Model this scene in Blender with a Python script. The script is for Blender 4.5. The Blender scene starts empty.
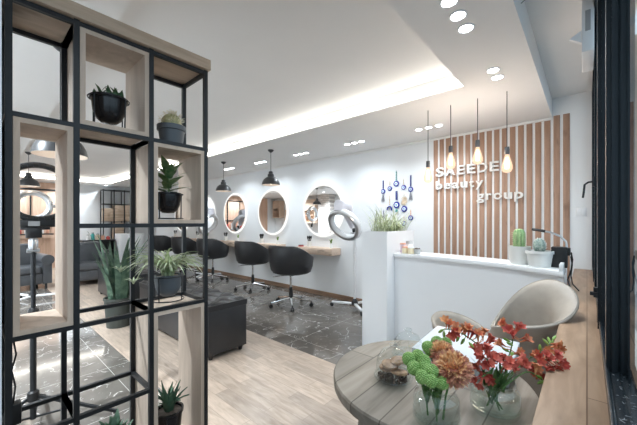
import bpy, bmesh, math, random
from mathutils import Vector, Matrix, Euler
R = math.radians
S = bpy.context.scene
COL = S.collection
random.seed(7)

# ------------------------------------------------------------------ materials
def mat(name, col, rough=.5, metal=0., spec=.5, emit=None, es=0.):
    m = bpy.data.materials.new(name); m.use_nodes = True
    b = m.node_tree.nodes['Principled BSDF']
    b.inputs['Base Color'].default_value = (*col, 1)
    b.inputs['Roughness'].default_value = rough
    b.inputs['Metallic'].default_value = metal
    b.inputs['Specular IOR Level'].default_value = spec
    if emit:
        b.inputs['Emission Color'].default_value = (*emit, 1)
        b.inputs['Emission Strength'].default_value = es
    return m

def nodes(m):
    nt = m.node_tree
    return nt, nt.nodes, nt.links, nt.nodes['Principled BSDF']

def coords(nt, scale=(1, 1, 1), rot=(0, 0, 0), kind='Object'):
    tc = nt.nodes.new('ShaderNodeTexCoord'); mp = nt.nodes.new('ShaderNodeMapping')
    mp.inputs['Scale'].default_value = scale; mp.inputs['Rotation'].default_value = rot
    nt.links.new(tc.outputs[kind], mp.inputs['Vector'])
    return mp.outputs['Vector']

def ramp(nt, fac, stops):
    r = nt.nodes.new('ShaderNodeValToRGB')
    e = r.color_ramp.elements
    e[0].position, e[0].color = stops[0][0], (*stops[0][1], 1)
    e[1].position, e[1].color = stops[-1][0], (*stops[-1][1], 1)
    for p, c in stops[1:-1]:
        k = e.new(p); k.color = (*c, 1)
    nt.links.new(fac, r.inputs['Fac'])
    return r.outputs['Color']

def noise(nt, vec, scale, detail=4, dist=0., rough=.55):
    n = nt.nodes.new('ShaderNodeTexNoise')
    n.inputs['Scale'].default_value = scale; n.inputs['Detail'].default_value = detail
    n.inputs['Distortion'].default_value = dist; n.inputs['Roughness'].default_value = rough
    nt.links.new(vec, n.inputs['Vector'])
    return n.outputs['Fac']

def mix(nt, fac, a, b, mode='MIX'):
    x = nt.nodes.new('ShaderNodeMix'); x.data_type = 'RGBA'; x.blend_type = mode
    for sock, v in ((x.inputs[0], fac), (x.inputs[6], a), (x.inputs[7], b)):
        if isinstance(v, (int, float)): sock.default_value = v
        elif isinstance(v, tuple): sock.default_value = (*v, 1)
        else: nt.links.new(v, sock)
    return x.outputs[2]

def plaster(name, col, rough=.75):
    m = mat(name, col, rough); nt, N, L, b = nodes(m)
    v = coords(nt)
    f = noise(nt, v, 1.7, 3)
    d = tuple(c * .965 for c in col)
    L.new(ramp(nt, f, [(.3, d), (.7, col)]), b.inputs['Base Color'])
    return m

def wood(name, c1, c2, stretch=(1, 1, 12), scale=3., rough=.5, knots=True, planks=None, seam=(.2, .15, .1), pl_rot=(0, 0, 0), spec=.4):
    """grain runs along the axis with the small stretch value"""
    m = mat(name, c1, rough, spec=spec); nt, N, L, b = nodes(m)
    v = coords(nt, stretch)
    f = noise(nt, v, scale, 6, .6)
    c = ramp(nt, f, [(.28, c2), (.5, tuple((x + y) / 2 for x, y in zip(c1, c2))), (.72, c1)])
    if knots:
        k = noise(nt, coords(nt, tuple(max(.6, s * .25) for s in stretch)), scale * 1.6, 2)
        c = mix(nt, ramp(nt, k, [(.66, (0, 0, 0)), (.76, (1, 1, 1))]), c, tuple(x * .7 for x in c2))
    if planks:
        bt = N.new('ShaderNodeTexBrick'); L.new(coords(nt, (1, 1, 1), pl_rot), bt.inputs['Vector'])
        bt.inputs['Scale'].default_value = 1
        bt.inputs['Brick Width'].default_value = planks[0]; bt.inputs['Row Height'].default_value = planks[1]
        bt.inputs['Mortar Size'].default_value = planks[2]; bt.offset = .37
        bt.inputs['Color1'].default_value = (.78, .78, .78, 1); bt.inputs['Color2'].default_value = (1.12, 1.1, 1.08, 1)
        bt.inputs['Mortar'].default_value = (1, 1, 1, 1)
        c = mix(nt, 1., c, bt.outputs['Color'], 'MULTIPLY')
        c = mix(nt, bt.outputs['Fac'], c, seam)
    L.new(c, b.inputs['Base Color'])
    return m

def glass(name, tint=(1, 1, 1), ior=1.45, rough=0., graze=.5):
    m = bpy.data.materials.new(name); m.use_nodes = True
    nt = m.node_tree; N, L = nt.nodes, nt.links
    N.remove(N['Principled BSDF'])
    t = N.new('ShaderNodeBsdfTransparent'); t.inputs['Color'].default_value = (*tint, 1)
    g = N.new('ShaderNodeBsdfGlossy'); g.inputs['Roughness'].default_value = rough
    lw = N.new('ShaderNodeLayerWeight'); lw.inputs['Blend'].default_value = .5
    pw = N.new('ShaderNodeMath'); pw.operation = 'POWER'; pw.inputs[1].default_value = 5.; L.new(lw.outputs['Facing'], pw.inputs[0])
    f0 = ((ior - 1) / (ior + 1)) ** 2
    fr = N.new('ShaderNodeMath'); fr.operation = 'MULTIPLY_ADD'; fr.inputs[1].default_value = (1 - f0) * graze; fr.inputs[2].default_value = f0; L.new(pw.outputs[0], fr.inputs[0])
    x = N.new('ShaderNodeMixShader')
    ge = N.new('ShaderNodeNewGeometry'); fb = N.new('ShaderNodeMath'); fb.operation = 'SUBTRACT'; fb.inputs[0].default_value = 1.; L.new(ge.outputs['Backfacing'], fb.inputs[1])
    fm = N.new('ShaderNodeMath'); fm.operation = 'MULTIPLY'; L.new(fr.outputs[0], fm.inputs[0]); L.new(fb.outputs[0], fm.inputs[1]); fr = fm
    L.new(fr.outputs[0], x.inputs[0]); L.new(t.outputs[0], x.inputs[1]); L.new(g.outputs[0], x.inputs[2])
    L.new(x.outputs[0], N['Material Output'].inputs['Surface'])
    return m

def emission(name, col, st):
    m = bpy.data.materials.new(name); m.use_nodes = True
    nt = m.node_tree; nt.nodes.remove(nt.nodes['Principled BSDF'])
    e = nt.nodes.new('ShaderNodeEmission'); e.inputs['Color'].default_value = (*col, 1); e.inputs['Strength'].default_value = st
    nt.links.new(e.outputs[0], nt.nodes['Material Output'].inputs['Surface'])
    return m

def marble():
    m = mat('dark_marble', (.1, .09, .085), .07, spec=.65); nt, N, L, b = nodes(m)
    v = coords(nt)
    big = noise(nt, v, 1.3, 5, .8)
    c = ramp(nt, big, [(.3, (.09, .08, .071)), (.7, (.20, .18, .16))])
    nn = N.new('ShaderNodeTexNoise'); nn.inputs['Scale'].default_value = 2.2; nn.inputs['Detail'].default_value = 4; L.new(v, nn.inputs['Vector'])
    ad = N.new('ShaderNodeVectorMath'); ad.operation = 'MULTIPLY_ADD'
    L.new(nn.outputs['Color'], ad.inputs[0]); ad.inputs[1].default_value = (.55, .55, .55); L.new(v, ad.inputs[2])
    for sc, th, lo, hi in ((2.6, .013, .49, .57), (6., .022, .54, .61), (12., .03, .60, .66)):
        vo = N.new('ShaderNodeTexVoronoi'); vo.feature = 'DISTANCE_TO_EDGE'; vo.inputs['Scale'].default_value = sc
        L.new(ad.outputs[0], vo.inputs['Vector'])
        line = ramp(nt, vo.outputs['Distance'], [(0, (1, 1, 1)), (th, (0, 0, 0))])
        msk = ramp(nt, noise(nt, v, 2.7 * sc / 2, 2), [(lo, (0, 0, 0)), (hi, (1, 1, 1))])
        c = mix(nt, mix(nt, 1., line, msk, 'MULTIPLY'), c, (.62, .59, .56))
    bt = N.new('ShaderNodeTexBrick'); L.new(v, bt.inputs['Vector']); bt.offset = 0
    bt.inputs['Scale'].default_value = 1; bt.inputs['Brick Width'].default_value = .8; bt.inputs['Row Height'].default_value = .8
    bt.inputs['Mortar Size'].default_value = .0025
    c = mix(nt, bt.outputs['Fac'], c, (.45, .43, .4))
    L.new(c, b.inputs['Base Color'])
    return m

def brick_mat():
    m = mat('pale_brick', (.7, .62, .55), .8); nt, N, L, b = nodes(m)
    bt = N.new('ShaderNodeTexBrick'); L.new(coords(nt, (1, 1, 1), (R(90), 0, 0)), bt.inputs['Vector'])
    bt.inputs['Scale'].default_value = 1; bt.inputs['Brick Width'].default_value = .22; bt.inputs['Row Height'].default_value = .08
    bt.inputs['Mortar Size'].default_value = .008
    bt.inputs['Color1'].default_value = (.62, .55, .5, 1); bt.inputs['Color2'].default_value = (.78, .73, .69, 1)
    bt.inputs['Mortar'].default_value = (.4, .37, .35, 1)
    L.new(bt.outputs['Color'], b.inputs['Base Color'])
    return m

def leafmat(name, c1, c2, scale=12.):
    m = mat(name, c1, .5); nt, N, L, b = nodes(m)
    L.new(ramp(nt, noise(nt, coords(nt), scale, 3), [(.35, c1), (.65, c2)]), b.inputs['Base Color'])
    return m

def leather(name, col, rough=.38):
    m = mat(name, col, rough); nt, N, L, b = nodes(m)
    v = coords(nt)
    bp = N.new('ShaderNodeBump'); bp.inputs['Strength'].default_value = .12; bp.inputs['Distance'].default_value = .003
    L.new(noise(nt, v, 160, 3), bp.inputs['Height']); L.new(bp.outputs[0], b.inputs['Normal'])
    L.new(ramp(nt, noise(nt, v, 9, 3), [(.3, tuple(x * .8 for x in col)), (.7, col)]), b.inputs['Base Color'])
    return m

M = {}
M['wall'] = plaster('white_wall_paint', (.83, .85, .865))
M['ceil'] = plaster('ceiling_paint', (.86, .855, .845))
M['white'] = plaster('white_lacquer', (.84, .86, .88), .3)
M['white_gloss'] = mat('white_gloss', (.83, .845, .86), .22)
M['marble'] = marble()
M['floor_wood'] = wood('pale_plank_floor', (.55, .45, .37), (.345, .272, .215), (2.6, 14, 2), 2.2, .28, True, (.7, .11, .0014), (.27, .21, .17), spec=.5)
M['sill_wood'] = wood('warm_sill_planks', (.42, .285, .19), (.25, .16, .10), (10, 1.5, 10), 2.6, .42, False, (3., .115, .0018), (.13, .07, .04), (0, 0, R(90)))
M['slat_wood'] = wood('slat_wood', (.47, .30, .215), (.33, .195, .13), (9, 9, .9), 3., .5)
M['box_wood'] = wood('greyed_oak', (.60, .49, .40), (.44, .35, .275), (7, 7, .9), 2.6, .5)
M['top_wood'] = wood('greyed_oak_top', (.60, .47, .36), (.40, .30, .215), (7, .9, 7), 2.6, .5)
M['table_wood'] = wood('weathered_table_planks', (.345, .30, .25), (.20, .168, .132), (9, .9, 9), 3.4, .5, True, (4., .115, .0022), (.10, .08, .06), (0, 0, R(90)))
M['ledge_wood'] = wood('pale_pink_oak', (.78, .62, .50), (.62, .47, .365), (.9, 9, 9), 3., .45)
M['panel_wood'] = wood('pinkish_panel', (.72, .51, .385), (.55, .36, .26), (9, 9, .8), 2., .5)
M['skirt_wood'] = wood('skirting_wood', (.33, .21, .14), (.21, .13, .085), (.9, 9, 9), 3., .5)
M['brick'] = brick_mat()
M['black_metal'] = mat('black_steel', (.018, .02, .023), .42, .3)
M['frame_metal'] = mat('black_window_steel', (.024, .032, .039), .26, .5)
M['black_plastic'] = mat('black_plastic', (.012, .012, .013), .35)
M['black_leather'] = leather('black_leather', (.022, .023, .026), .36)
M['grey_leather'] = leather('charcoal_leather', (.075, .08, .088), .4)
M['chrome'] = mat('chrome', (.8, .81, .82), .12, 1.)
M['silver'] = mat('brushed_silver', (.62, .63, .65), .28, 1.)
M['lamp_shade'] = mat('dark_grey_enamel', (.06, .062, .066), .35, .2)
M['lamp_inner'] = mat('pale_inner', (.85, .76, .68), .5, 0)
M['lilac_shell'] = mat('lilac_white_shell', (.66, .65, .70), .35)
M['soft_white'] = mat('soft_white_card', (.60, .63, .66), .6)
M['letter'] = mat('white_letter_paint', (.8, .79, .77), .35)
M['mirror'] = mat('mirror_glass', (.93, .94, .95), .01, 1.)
M['glow'] = emission('mirror_led_ring', (1., .985, .95), .85)
M['led'] = emission('cove_led', (1., .96, .87), 8.5)
M['down'] = emission('downlight_lens', (.93, .97, 1.), 30.)
M['bulb'] = emission('filament_glow', (1., .66, .38), 12.)
M['warm'] = emission('pendant_bulb', (1., .88, .74), 5.)
M['bulb_glass'] = glass('bulb_glass', (1., .93, .86))
def _glow(m):
    nt = m.node_tree; N, L = nt.nodes, nt.links; out = N['Material Output']; src = out.inputs['Surface'].links[0].from_socket
    e = N.new('ShaderNodeEmission'); e.inputs['Color'].default_value = (1, .66, .46, 1); e.inputs['Strength'].default_value = 1.15
    x = N.new('ShaderNodeMixShader'); x.inputs[0].default_value = .6
    L.new(src, x.inputs[1]); L.new(e.outputs[0], x.inputs[2]); L.new(x.outputs[0], out.inputs['Surface'])
_glow(M['bulb_glass'])
M['glass'] = glass('clear_glass', (.95, .97, .965), 1.9, .02, .9)
M['water'] = glass('water', (.90, .94, .93), 1.06, .0, .08)
M['pane'] = glass('shop_pane', (.93, .95, .95), 1.5)
M['beige'] = leather('taupe_leather', (.42, .37, .315), .5)
M['pot_black'] = mat('black_glazed_pot', (.012, .012, .014), .18)
M['pot_grey'] = mat('slate_grey_pot', (.10, .115, .13), .5)
M['pot_dark'] = mat('dark_olive_pot', (.045, .052, .045), .5)
M['pot_white'] = mat('white_ceramic_pot', (.80, .80, .77), .4)
M['soil'] = leafmat('soil', (.06, .045, .035), (.13, .10, .08), 60)
M['leaf_dark'] = leafmat('dark_green_leaf', (.03, .085, .035), (.09, .17, .075))
M['leaf_rubber'] = leafmat('mottled_leaf', (.07, .16, .06), (.28, .36, .17), 30)
M['leaf_aloe'] = leafmat('aloe_green', (.05, .12, .07), (.12, .21, .13))
M['leaf_snake'] = leafmat('snake_plant_green', (.03, .07, .045), (.10, .16, .105), 20)
M['leaf_spider'] = leafmat('striped_pale_leaf', (.28, .38, .17), (.72, .75, .56), 28)
M['leaf_grass'] = leafmat('pale_grass_green', (.36, .44, .23), (.68, .72, .52), 25)
M['leaf_mid'] = leafmat('fresh_green', (.16, .33, .05), (.34, .50, .12))
M['cactus'] = leafmat('cactus_green', (.22, .40, .16), (.40, .52, .26), 30)
M['cactus_tan'] = leafmat('tan_cactus', (.30, .30, .14), (.55, .48, .27), 50)
M['cactus_blue'] = leafmat('blue_green_cactus', (.16, .26, .22), (.42, .48, .42), 40)
M['spine'] = mat('cactus_spine', (.75, .68, .5), .6)
M['pompon'] = leafmat('green_pompon', (.19, .37, .09), (.36, .54, .18), 60)
M['rust'] = leafmat('rust_petal', (.48, .17, .11), (.72, .38, .25), 45)
M['rust_tip'] = leafmat('yellow_rust_petal', (.70, .34, .16), (.85, .58, .30), 45)
M['rust_eye'] = mat('yellow_flower_eye', (.85, .52, .13), .6)
M['freesia'] = leafmat('red_orange_petal', (.46, .06, .05), (.68, .17, .11), 40)
M['freesia_or'] = leafmat('orange_petal', (.58, .12, .06), (.78, .40, .18), 40)
M['stem'] = mat('stem_green', (.09, .19, .05), .55)
M['cookie'] = leafmat('cookie_brown', (.24, .13, .07), (.44, .27, .16), 60)
M['seed'] = leafmat('dark_chocolate', (.035, .02, .014), (.10, .06, .045), 60)
M['blue_eye'] = mat('cobalt_glass', (.02, .04, .32), .12)
M['eye_light'] = mat('pale_blue_glass', (.35, .62, .85), .2)
M['eye_white'] = mat('white_bead', (.9, .9, .9), .3)
M['tassel'] = mat('grey_tassel', (.25, .26, .30), .8)
M['teal'] = mat('teal_bead', (.05, .35, .33), .3)
M['cream'] = mat('cream_macrame', (.72, .60, .45), .8)
M['navy'] = mat('navy_ribbon', (.03, .045, .2), .6)
M['pink'] = mat('lilac_card', (.68, .55, .62), .6)
M['yellow_wax'] = mat('pale_yellow_wax', (.82, .72, .50), .5)
M['coral'] = mat('coral_wrap', (.78, .42, .30), .6)
M['grey_ceramic'] = mat('grey_ceramic', (.5, .52, .53), .5)
M['red'] = mat('red_pack', (.6, .08, .07), .5)
M['label_grey'] = mat('grey_label', (.35, .36, .37), .5)
M['exterior'] = plaster('street_wall', (.30, .22, .17))
M['pavement'] = plaster('pavement', (.35, .34, .33))
M['chalk'] = mat('worn_scratch', (.3, .31, .32), .6)

# ------------------------------------------------------------------ mesh helpers
class MB:
    def __init__(s): s.v = []; s.f = []
    def add(s, vs, fs):
        o = len(s.v); s.v += [tuple(v) for v in vs]; s.f += [tuple(i + o for i in f) for f in fs]; return s
    def box(s, x0, x1, y0, y1, z0, z1):
        return s.add([(x0, y0, z0), (x1, y0, z0), (x1, y1, z0), (x0, y1, z0), (x0, y0, z1), (x1, y0, z1), (x1, y1, z1), (x0, y1, z1)],
                     [(3, 2, 1, 0), (4, 5, 6, 7), (0, 1, 5, 4), (1, 2, 6, 5), (2, 3, 7, 6), (3, 0, 4, 7)])
    def cbox(s, c, d, rot=None):
        h = [x / 2 for x in d]
        vs = [Vector((sx * h[0], sy * h[1], sz * h[2])) for sz in (-1, 1) for sx, sy in ((-1, -1), (1, -1), (1, 1), (-1, 1))]
        if rot is not None:
            q = Euler(rot).to_matrix(); vs = [q @ v for v in vs]
        return s.add([v + Vector(c) for v in vs], [(3, 2, 1, 0), (4, 5, 6, 7), (0, 1, 5, 4), (1, 2, 6, 5), (2, 3, 7, 6), (3, 0, 4, 7)])
    def bar(s, p, q, w, h=None):
        p, q = Vector(p), Vector(q); d = (q - p); l = d.length; d.normalize(); h = h or w
        up = Vector((0, 0, 1)) if abs(d.z) < .9 else Vector((0, 1, 0))
        a = d.cross(up).normalized() * w / 2; b = a.cross(d).normalized() * h / 2
        return s.add([p - a - b, p + a - b, p + a + b, p - a + b, q - a - b, q + a - b, q + a + b, q - a + b],
                     [(3, 2, 1, 0), (4, 5, 6, 7), (0, 1, 5, 4), (1, 2, 6, 5), (2, 3, 7, 6), (3, 0, 4, 7)])
    def tube(s, pts, r, n=8, closed=False):
        pts = [Vector(p) for p in pts]; rs = r if isinstance(r, (list, tuple)) else [r] * len(pts)
        m = len(pts); vs = []; prev = None
        for i, p in enumerate(pts):
            if closed: d = (pts[(i + 1) % m] - pts[i - 1]).normalized()
            else: d = (pts[min(i + 1, m - 1)] - pts[max(i - 1, 0)]).normalized()
            if prev is None:
                up = Vector((0, 0, 1)) if abs(d.z) < .9 else Vector((1, 0, 0)); a = d.cross(up).normalized()
            else: a = (prev - d * prev.dot(d)).normalized()
            prev = a; b = d.cross(a)
            vs += [p + (a * math.cos(2 * math.pi * k / n) + b * math.sin(2 * math.pi * k / n)) * rs[i] for k in range(n)]
        fs = []
        for i in range(m if closed else m - 1):
            j = (i + 1) % m
            fs += [(i * n + k, i * n + (k + 1) % n, j * n + (k + 1) % n, j * n + k) for k in range(n)]
        if not closed: fs += [tuple(range(n))[::-1], tuple((m - 1) * n + k for k in range(n))]
        return s.add(vs, fs)
    def cyl(s, p, q, r0, r1=None, n=16): return s.tube([p, q], [r0, r0 if r1 is None else r1], n)
    def lathe(s, prof, c=(0, 0, 0), n=24, close=True, mtx=None):
        vs = []; fs = []; c = Vector(c)
        for r, z in prof:
            for k in range(n):
                a = 2 * math.pi * k / n; v = Vector((r * math.cos(a), r * math.sin(a), z))
                vs.append((mtx @ v if mtx else v) + c)
        m = len(prof)
        for i in range(m - 1):
            fs += [(i * n + k, i * n + (k + 1) % n, (i + 1) * n + (k + 1) % n, (i + 1) * n + k) for k in range(n)]
        if close:
            fs += [tuple(range(n))[::-1], tuple((m - 1) * n + k for k in range(n))]
        return s.add(vs, fs)
    def ball(s, c, r, n=12, m=8, sc=(1, 1, 1), lump=0.):
        vs = []; fs = []
        for i in range(m + 1):
            t = math.pi * i / m
            for k in range(n):
                a = 2 * math.pi * k / n; q = r * (1 + lump * math.sin(5 * a) * math.sin(t))
                vs.append((c[0] + q * sc[0] * math.sin(t) * math.cos(a), c[1] + q * sc[1] * math.sin(t) * math.sin(a), c[2] + q * sc[2] * math.cos(t)))
        for i in range(m):
            fs += [(i * n + k, (i + 1) * n + k, (i + 1) * n + (k + 1) % n, i * n + (k + 1) % n) for k in range(n)]
        return s.add(vs, fs)
    def torus(s, c, R_, r, n=36, k=10, mtx=None, sq=1.):
        c = Vector(c); mtx = mtx or Matrix.Identity(3); vs = []; fs = []
        for i in range(n):
            a = 2 * math.pi * i / n
            for j in range(k):
                b = 2 * math.pi * j / k
                v = Vector(((R_ + r * math.cos(b)) * math.cos(a), (R_ + r * math.cos(b)) * math.sin(a), r * sq * math.sin(b)))
                vs.append(mtx @ v + c)
        for i in range(n):
            for j in range(k):
                fs.append((i * k + j, ((i + 1) % n) * k + j, ((i + 1) % n) * k + (j + 1) % k, i * k + (j + 1) % k))
        return s.add(vs, fs)
    def blade(s, base, tip_dir, length, width, bend, n=5, thick=0.):
        """curved tapering leaf from base; tip_dir horizontal angle, bend = final outward lean"""
        a = tip_dir; h = Vector((math.cos(a), math.sin(a), 0)); side = Vector((-math.sin(a), math.cos(a), 0))
        p = Vector(base); vs = []; st = length / n; e0, e1 = bend
        for i in range(n + 1):
            t = i / n; w = width * (1 - t ** 2.2) * (.65 + .7 * t * (1 - t) * 2) / 2 + .0006
            vs += [p - side * w, p + Vector((0, 0, -thick)) , p + side * w]
            e = e0 + (e1 - e0) * t
            p = p + (h * math.sin(e) + Vector((0, 0, math.cos(e)))) * st
        fs = []
        for i in range(n):
            o = i * 3; fs += [(o, o + 1, o + 4, o + 3), (o + 1, o + 2, o + 5, o + 4)]
        return s.add(vs, fs)
    def build(s, name, m, parent=None, bevel=0., smooth=True, seg=2, angle=40):
        me = bpy.data.meshes.new(name); me.from_pydata(s.v, [], s.f); me.materials.append(m if not isinstance(m, str) else M[m])
        bm = bmesh.new(); bm.from_mesh(me); bmesh.ops.recalc_face_normals(bm, faces=bm.faces)
        if bevel:
            es = [e for e in bm.edges if len(e.link_faces) == 2 and e.calc_face_angle(0) > R(50)]
            bmesh.ops.bevel(bm, geom=es, offset=bevel, segments=seg, profile=.5, affect='EDGES', clamp_overlap=True)
        if smooth:
            for f in bm.faces: f.smooth = True
            for e in bm.edges:
                if len(e.link_faces) == 2 and e.calc_face_angle(0) > R(angle): e.smooth = False
        bm.to_mesh(me); bm.free()
        o = bpy.data.objects.new(name, me); COL.objects.link(o)
        if parent: o.parent = parent
        return o

def tag(o, label, cat, group=None, kind=None):
    if label: o['label'] = label
    if cat: o['category'] = cat
    if group: o['group'] = group
    if kind: o['kind'] = kind
    return o
def thing(name, label, cat, loc=(0, 0, 0), rz=0., group=None):
    o = bpy.data.objects.new(name, None); COL.objects.link(o); o.location = loc; o.rotation_euler = (0, 0, rz)
    o.empty_display_size = .1
    return tag(o, label, cat, group)
def struct(name, mb, m, parent=None, **k):
    o = mb.build(name, m, parent, **k)
    if not parent: o['kind'] = 'structure'
    return o
def copy_tree(o, parent=None):
    c = o.copy(); COL.objects.link(c)
    if parent: c.parent = parent
    for ch in list(o.children): copy_tree(ch, c)
    return c
def dup(o, loc, label, rz=None, group=None):
    c = copy_tree(o); c.location = loc; c['label'] = label
    if rz is not None: c.rotation_euler = (0, 0, rz)
    if group: c['group'] = group
    return c

# ------------------------------------------------------------------ the room
D = 4.11; XL = -11.4; XR = .03; YB = -1.6; SOF = 2.42; REC = 2.55; TOP = 2.62
struct('floor', MB().box(XL, XR + .15, YB, .97, -.06, 0).box(XL, XR + .15, 2.19, D, -.06, 0), 'marble', smooth=False)
struct('floor_wood', MB().box(XL, XR + .15, .97, 2.19, -.06, .001), 'floor_wood', smooth=False)
struct('wall_back', MB().box(XL - .1, XR + .2, D, D + .12, 0, TOP + .1), 'wall', smooth=False)
struct('wall_left', MB().box(XL - .12, XL, YB, D, 0, TOP + .1), 'wall', smooth=False)
struct('wall_front', MB().box(XL - .1, XR + .2, YB - .12, YB, 0, TOP + .1), 'wall', smooth=False)
struct('wall_divider', MB().box(-1.80, -1.30, YB, .058, 0, TOP), 'wall', smooth=False)
struct('wall_right', MB().box(XR - .02, XR + .15, YB, D, 0, .77), 'wall', smooth=False)
cl = MB().box(XL, XR + .2, YB, D, TOP, TOP + .08)
struct('ceiling', cl, 'ceil', smooth=False)
cv0, cv1, cvy0, cvy1 = -10.6, -.765, .537, 2.69      # cove recess
sf = MB().box(XL, -.28, cvy1, D, SOF, TOP).box(XL, -.28, YB, cvy0, SOF, TOP)
sf.box(cv1, -.28, cvy0, cvy1, SOF, TOP).box(XL, cv0, cvy0, cvy1, SOF, TOP).box(cv0, cv1, cvy0, cvy1, REC, TOP)
soffit = struct('ceiling_soffit', sf, 'ceil', smooth=False)
# led strip in the cove, fixed to its vertical faces
g = .012
st = MB().box(cv0, cv1, cvy1 - g, cvy1 + .0, SOF + .018, SOF + .066)
st.box(cv0, cv0 + g, cvy0, cvy1, SOF + .018, SOF + .066)
st.build('led_strip', 'led', soffit, smooth=False)['label'] = 'glowing warm white light strip'
struct('baseboard_back', MB().box(XL, -1.9, D - .016, D, 0, .075), 'skirt_wood', smooth=False)
struct('trim_1', MB().box(XL, -.28, D - .03, D, SOF - .028, SOF), 'ceil', bevel=.008)

# shop front on the right: deep wooden sill with black steel frames standing on it
sill = MB().box(-.099, XR + .02, YB, D, .775, .82)
struct('trim_2', sill, 'sill_wood', bevel=.003)
def frame_post(y0, y1, x0, x1):
    m = MB().box(x0, x1, y0, y1, .82, TOP)
    m.box(x0 + .012, x0 + .02, y0 - .012, y0, .83, TOP - .01).box(x1 - .016, x1 - .006, y0 - .012, y0, .83, TOP - .01)
    return m
win = thing('window_1', None, None); win['kind'] = 'structure'
frame_post(1.29, 1.345, .044, .106).build('window_frame', 'frame_metal', win, smooth=False)
for y, w in ((1.86, .05), (1.97, .05), (2.62, .045), (3.3, .045), (4.03, .05)):
    frame_post(y, y + w, .036, .092).build('window_frame', 'frame_metal', win, smooth=False)
frame_post(.0, .05, .05, .102).build('window_frame', 'frame_metal', win, smooth=False)
ch = MB().box(.040, .112, -.1, 4.1, .82, .846).box(.040, .050, -.1, 4.1, .846, .858).box(.1, .112, -.1, 4.1, .846, .858)
rail = ch.build('bottom_rail', 'frame_metal', win, bevel=.002)
sc_ = MB()
for i in range(26):
    y = random.uniform(.93, 1.27); x = random.uniform(.055, .095); a = random.uniform(0, 6.28); l = random.uniform(.003, .012)
    sc_.bar((x, y, .8463), (x + l * math.cos(a), y + l * math.sin(a), .8463), .0012, .0006)
sc_.build('scratch_marks', 'chalk', rail)
MB().box(.036, .102, -.1, 4.1, TOP - .06, TOP).build('top_rail', 'frame_metal', win, smooth=False)
for y0, y1 in ((.05, 1.29), (1.345, 1.86), (2.02, 2.62), (2.665, 3.3), (3.345, 4.03)):
    MB().box(.070, .076, y0, y1, .85, TOP - .06).build('window_pane', 'pane', win, smooth=False)
hd = MB().box(.024, .036, 2.63, 2.66, 1.53, 1.59).tube([(.024, 2.645, 1.56), (.006, 2.635, 1.557), (-.012, 2.61, 1.54), (-.016, 2.60, 1.49), (-.02, 2.595, 1.455)], .006, 8)
hd.build('window_handle', 'black_metal', win)
hd2 = MB().box(.022, .040, 1.88, 1.905, .955, 1.0).box(.01, .036, 1.87, 1.90, .965, .98)
hd2.build('window_latch', 'black_metal', win)
tag(MB().box(.4, 9, 11, 12, -.2, 6).build('exterior_wall', 'exterior', smooth=False), None, None, kind='structure')
tag(MB().box(XR + .15, 12, -8, 12, -.25, -.05).build('exterior_ground', 'pavement', smooth=False), None, None, kind='structure')

# slatted wall cladding and sign letters
sl = MB()
for i in range(18):
    x = -1.549 + i * .08
    sl.box(x, x + .055, D - .008, D - .0005, .0, SOF - .002 if x < -.3 else SOF + .012)
tag(sl.build('slat_panel', 'slat_wood', bevel=.001), 'tall wall panel of upright brown wooden slats behind the reception desk', 'wall panel')
sign = thing('wall_sign', 'raised white lettering SAEEDE beauty group fixed on the wooden slats', 'sign', (-1.15, D - .014, 1.75))
def letter(ch, x, z, h, w):
    cu = bpy.data.curves.new('letter', 'FONT'); cu.body = ch; cu.size = 1.; cu.extrude = .10; cu.offset = .022; cu.resolution_u = 3
    t = bpy.data.objects.new('tmp', cu); COL.objects.link(t)
    dg = bpy.context.evaluated_depsgraph_get(); dg.update()
    me = bpy.data.meshes.new_from_object(t.evaluated_get(dg)); bpy.data.objects.remove(t)
    xs = [v.co.x for v in me.vertices]; w0 = max(xs) - min(xs); x0 = min(xs)
    k = h / .73
    for v in me.vertices:
        v.co = Vector(((v.co.x - x0) * w / w0, -v.co.z * .12 - .012, v.co.y * k))
    me.materials.clear(); me.materials.append(M['letter'])
    o = bpy.data.objects.new('letter', me); COL.objects.link(o); o.parent = sign
    o.location = (x + 1.15, 0, z - 1.75)
def word(txt, x0, x1, z, h, rel):
    tot = sum(rel) + .22 * (len(txt) - 1); u = (x1 - x0) / tot; x = x0
    for c_, r_ in zip(txt, rel): letter(c_, x, z, h, u * r_); x += u * (r_ + .22)
word('SAEEDE', -1.51, -.775, 1.905, .117, [1, 1.12, .92, .92, 1.05, .92])
word('beauty', -1.51, -.94, 1.735, .110, [1, 1, .95, .95, .62, 1])
word('group', -1.015, -.535, 1.57, .112, [1, .66, 1.02, .95, 1])

# switch plate and wall box
sw = thing('wall_switch', 'white double switch plate on plain wall right of the slats', 'switch', (-.045, D, 1.40))
MB().box(-.04, .04, -.010, 0, -.04, .04).build('switch_plate', 'white_gloss', sw, bevel=.003)
for dx in (-.018, .018): MB().box(dx - .014, dx + .014, -.014, -.010, -.025, .025).build('rocker', 'white', sw, bevel=.002)
cb = thing('control_box', 'white box hanging high on the shop front near the ceiling', 'control box', (.004, 2.40, 2.31))
MB().box(-.028, .028, 0, .34, 0, .31).build('housing', 'white', cb, bevel=.006)
MB().add([(-.03, 0, .06), (-.03, .03, .06), (-.085, .0, .10), (-.085, .03, .10), (-.03, 0, .13), (-.03, .03, .13)], [(0, 2, 4), (1, 5, 3), (0, 1, 3, 2), (2, 3, 5, 4), (0, 4, 5, 1)]).build('bracket', 'white', cb)
MB().box(-.012, .012, -.004, 0, .12, .24).build('vent_slot', 'label_grey', cb)
wire = MB().tube([(-.28, 2.05, 2.535), (-.25, 2.0, 2.52), (-.2, 1.96, 2.50), (-.13, 1.92, 2.505), (-.06, 1.88, 2.55), (-.03, 1.86, 2.62)], .003, 6)
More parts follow.
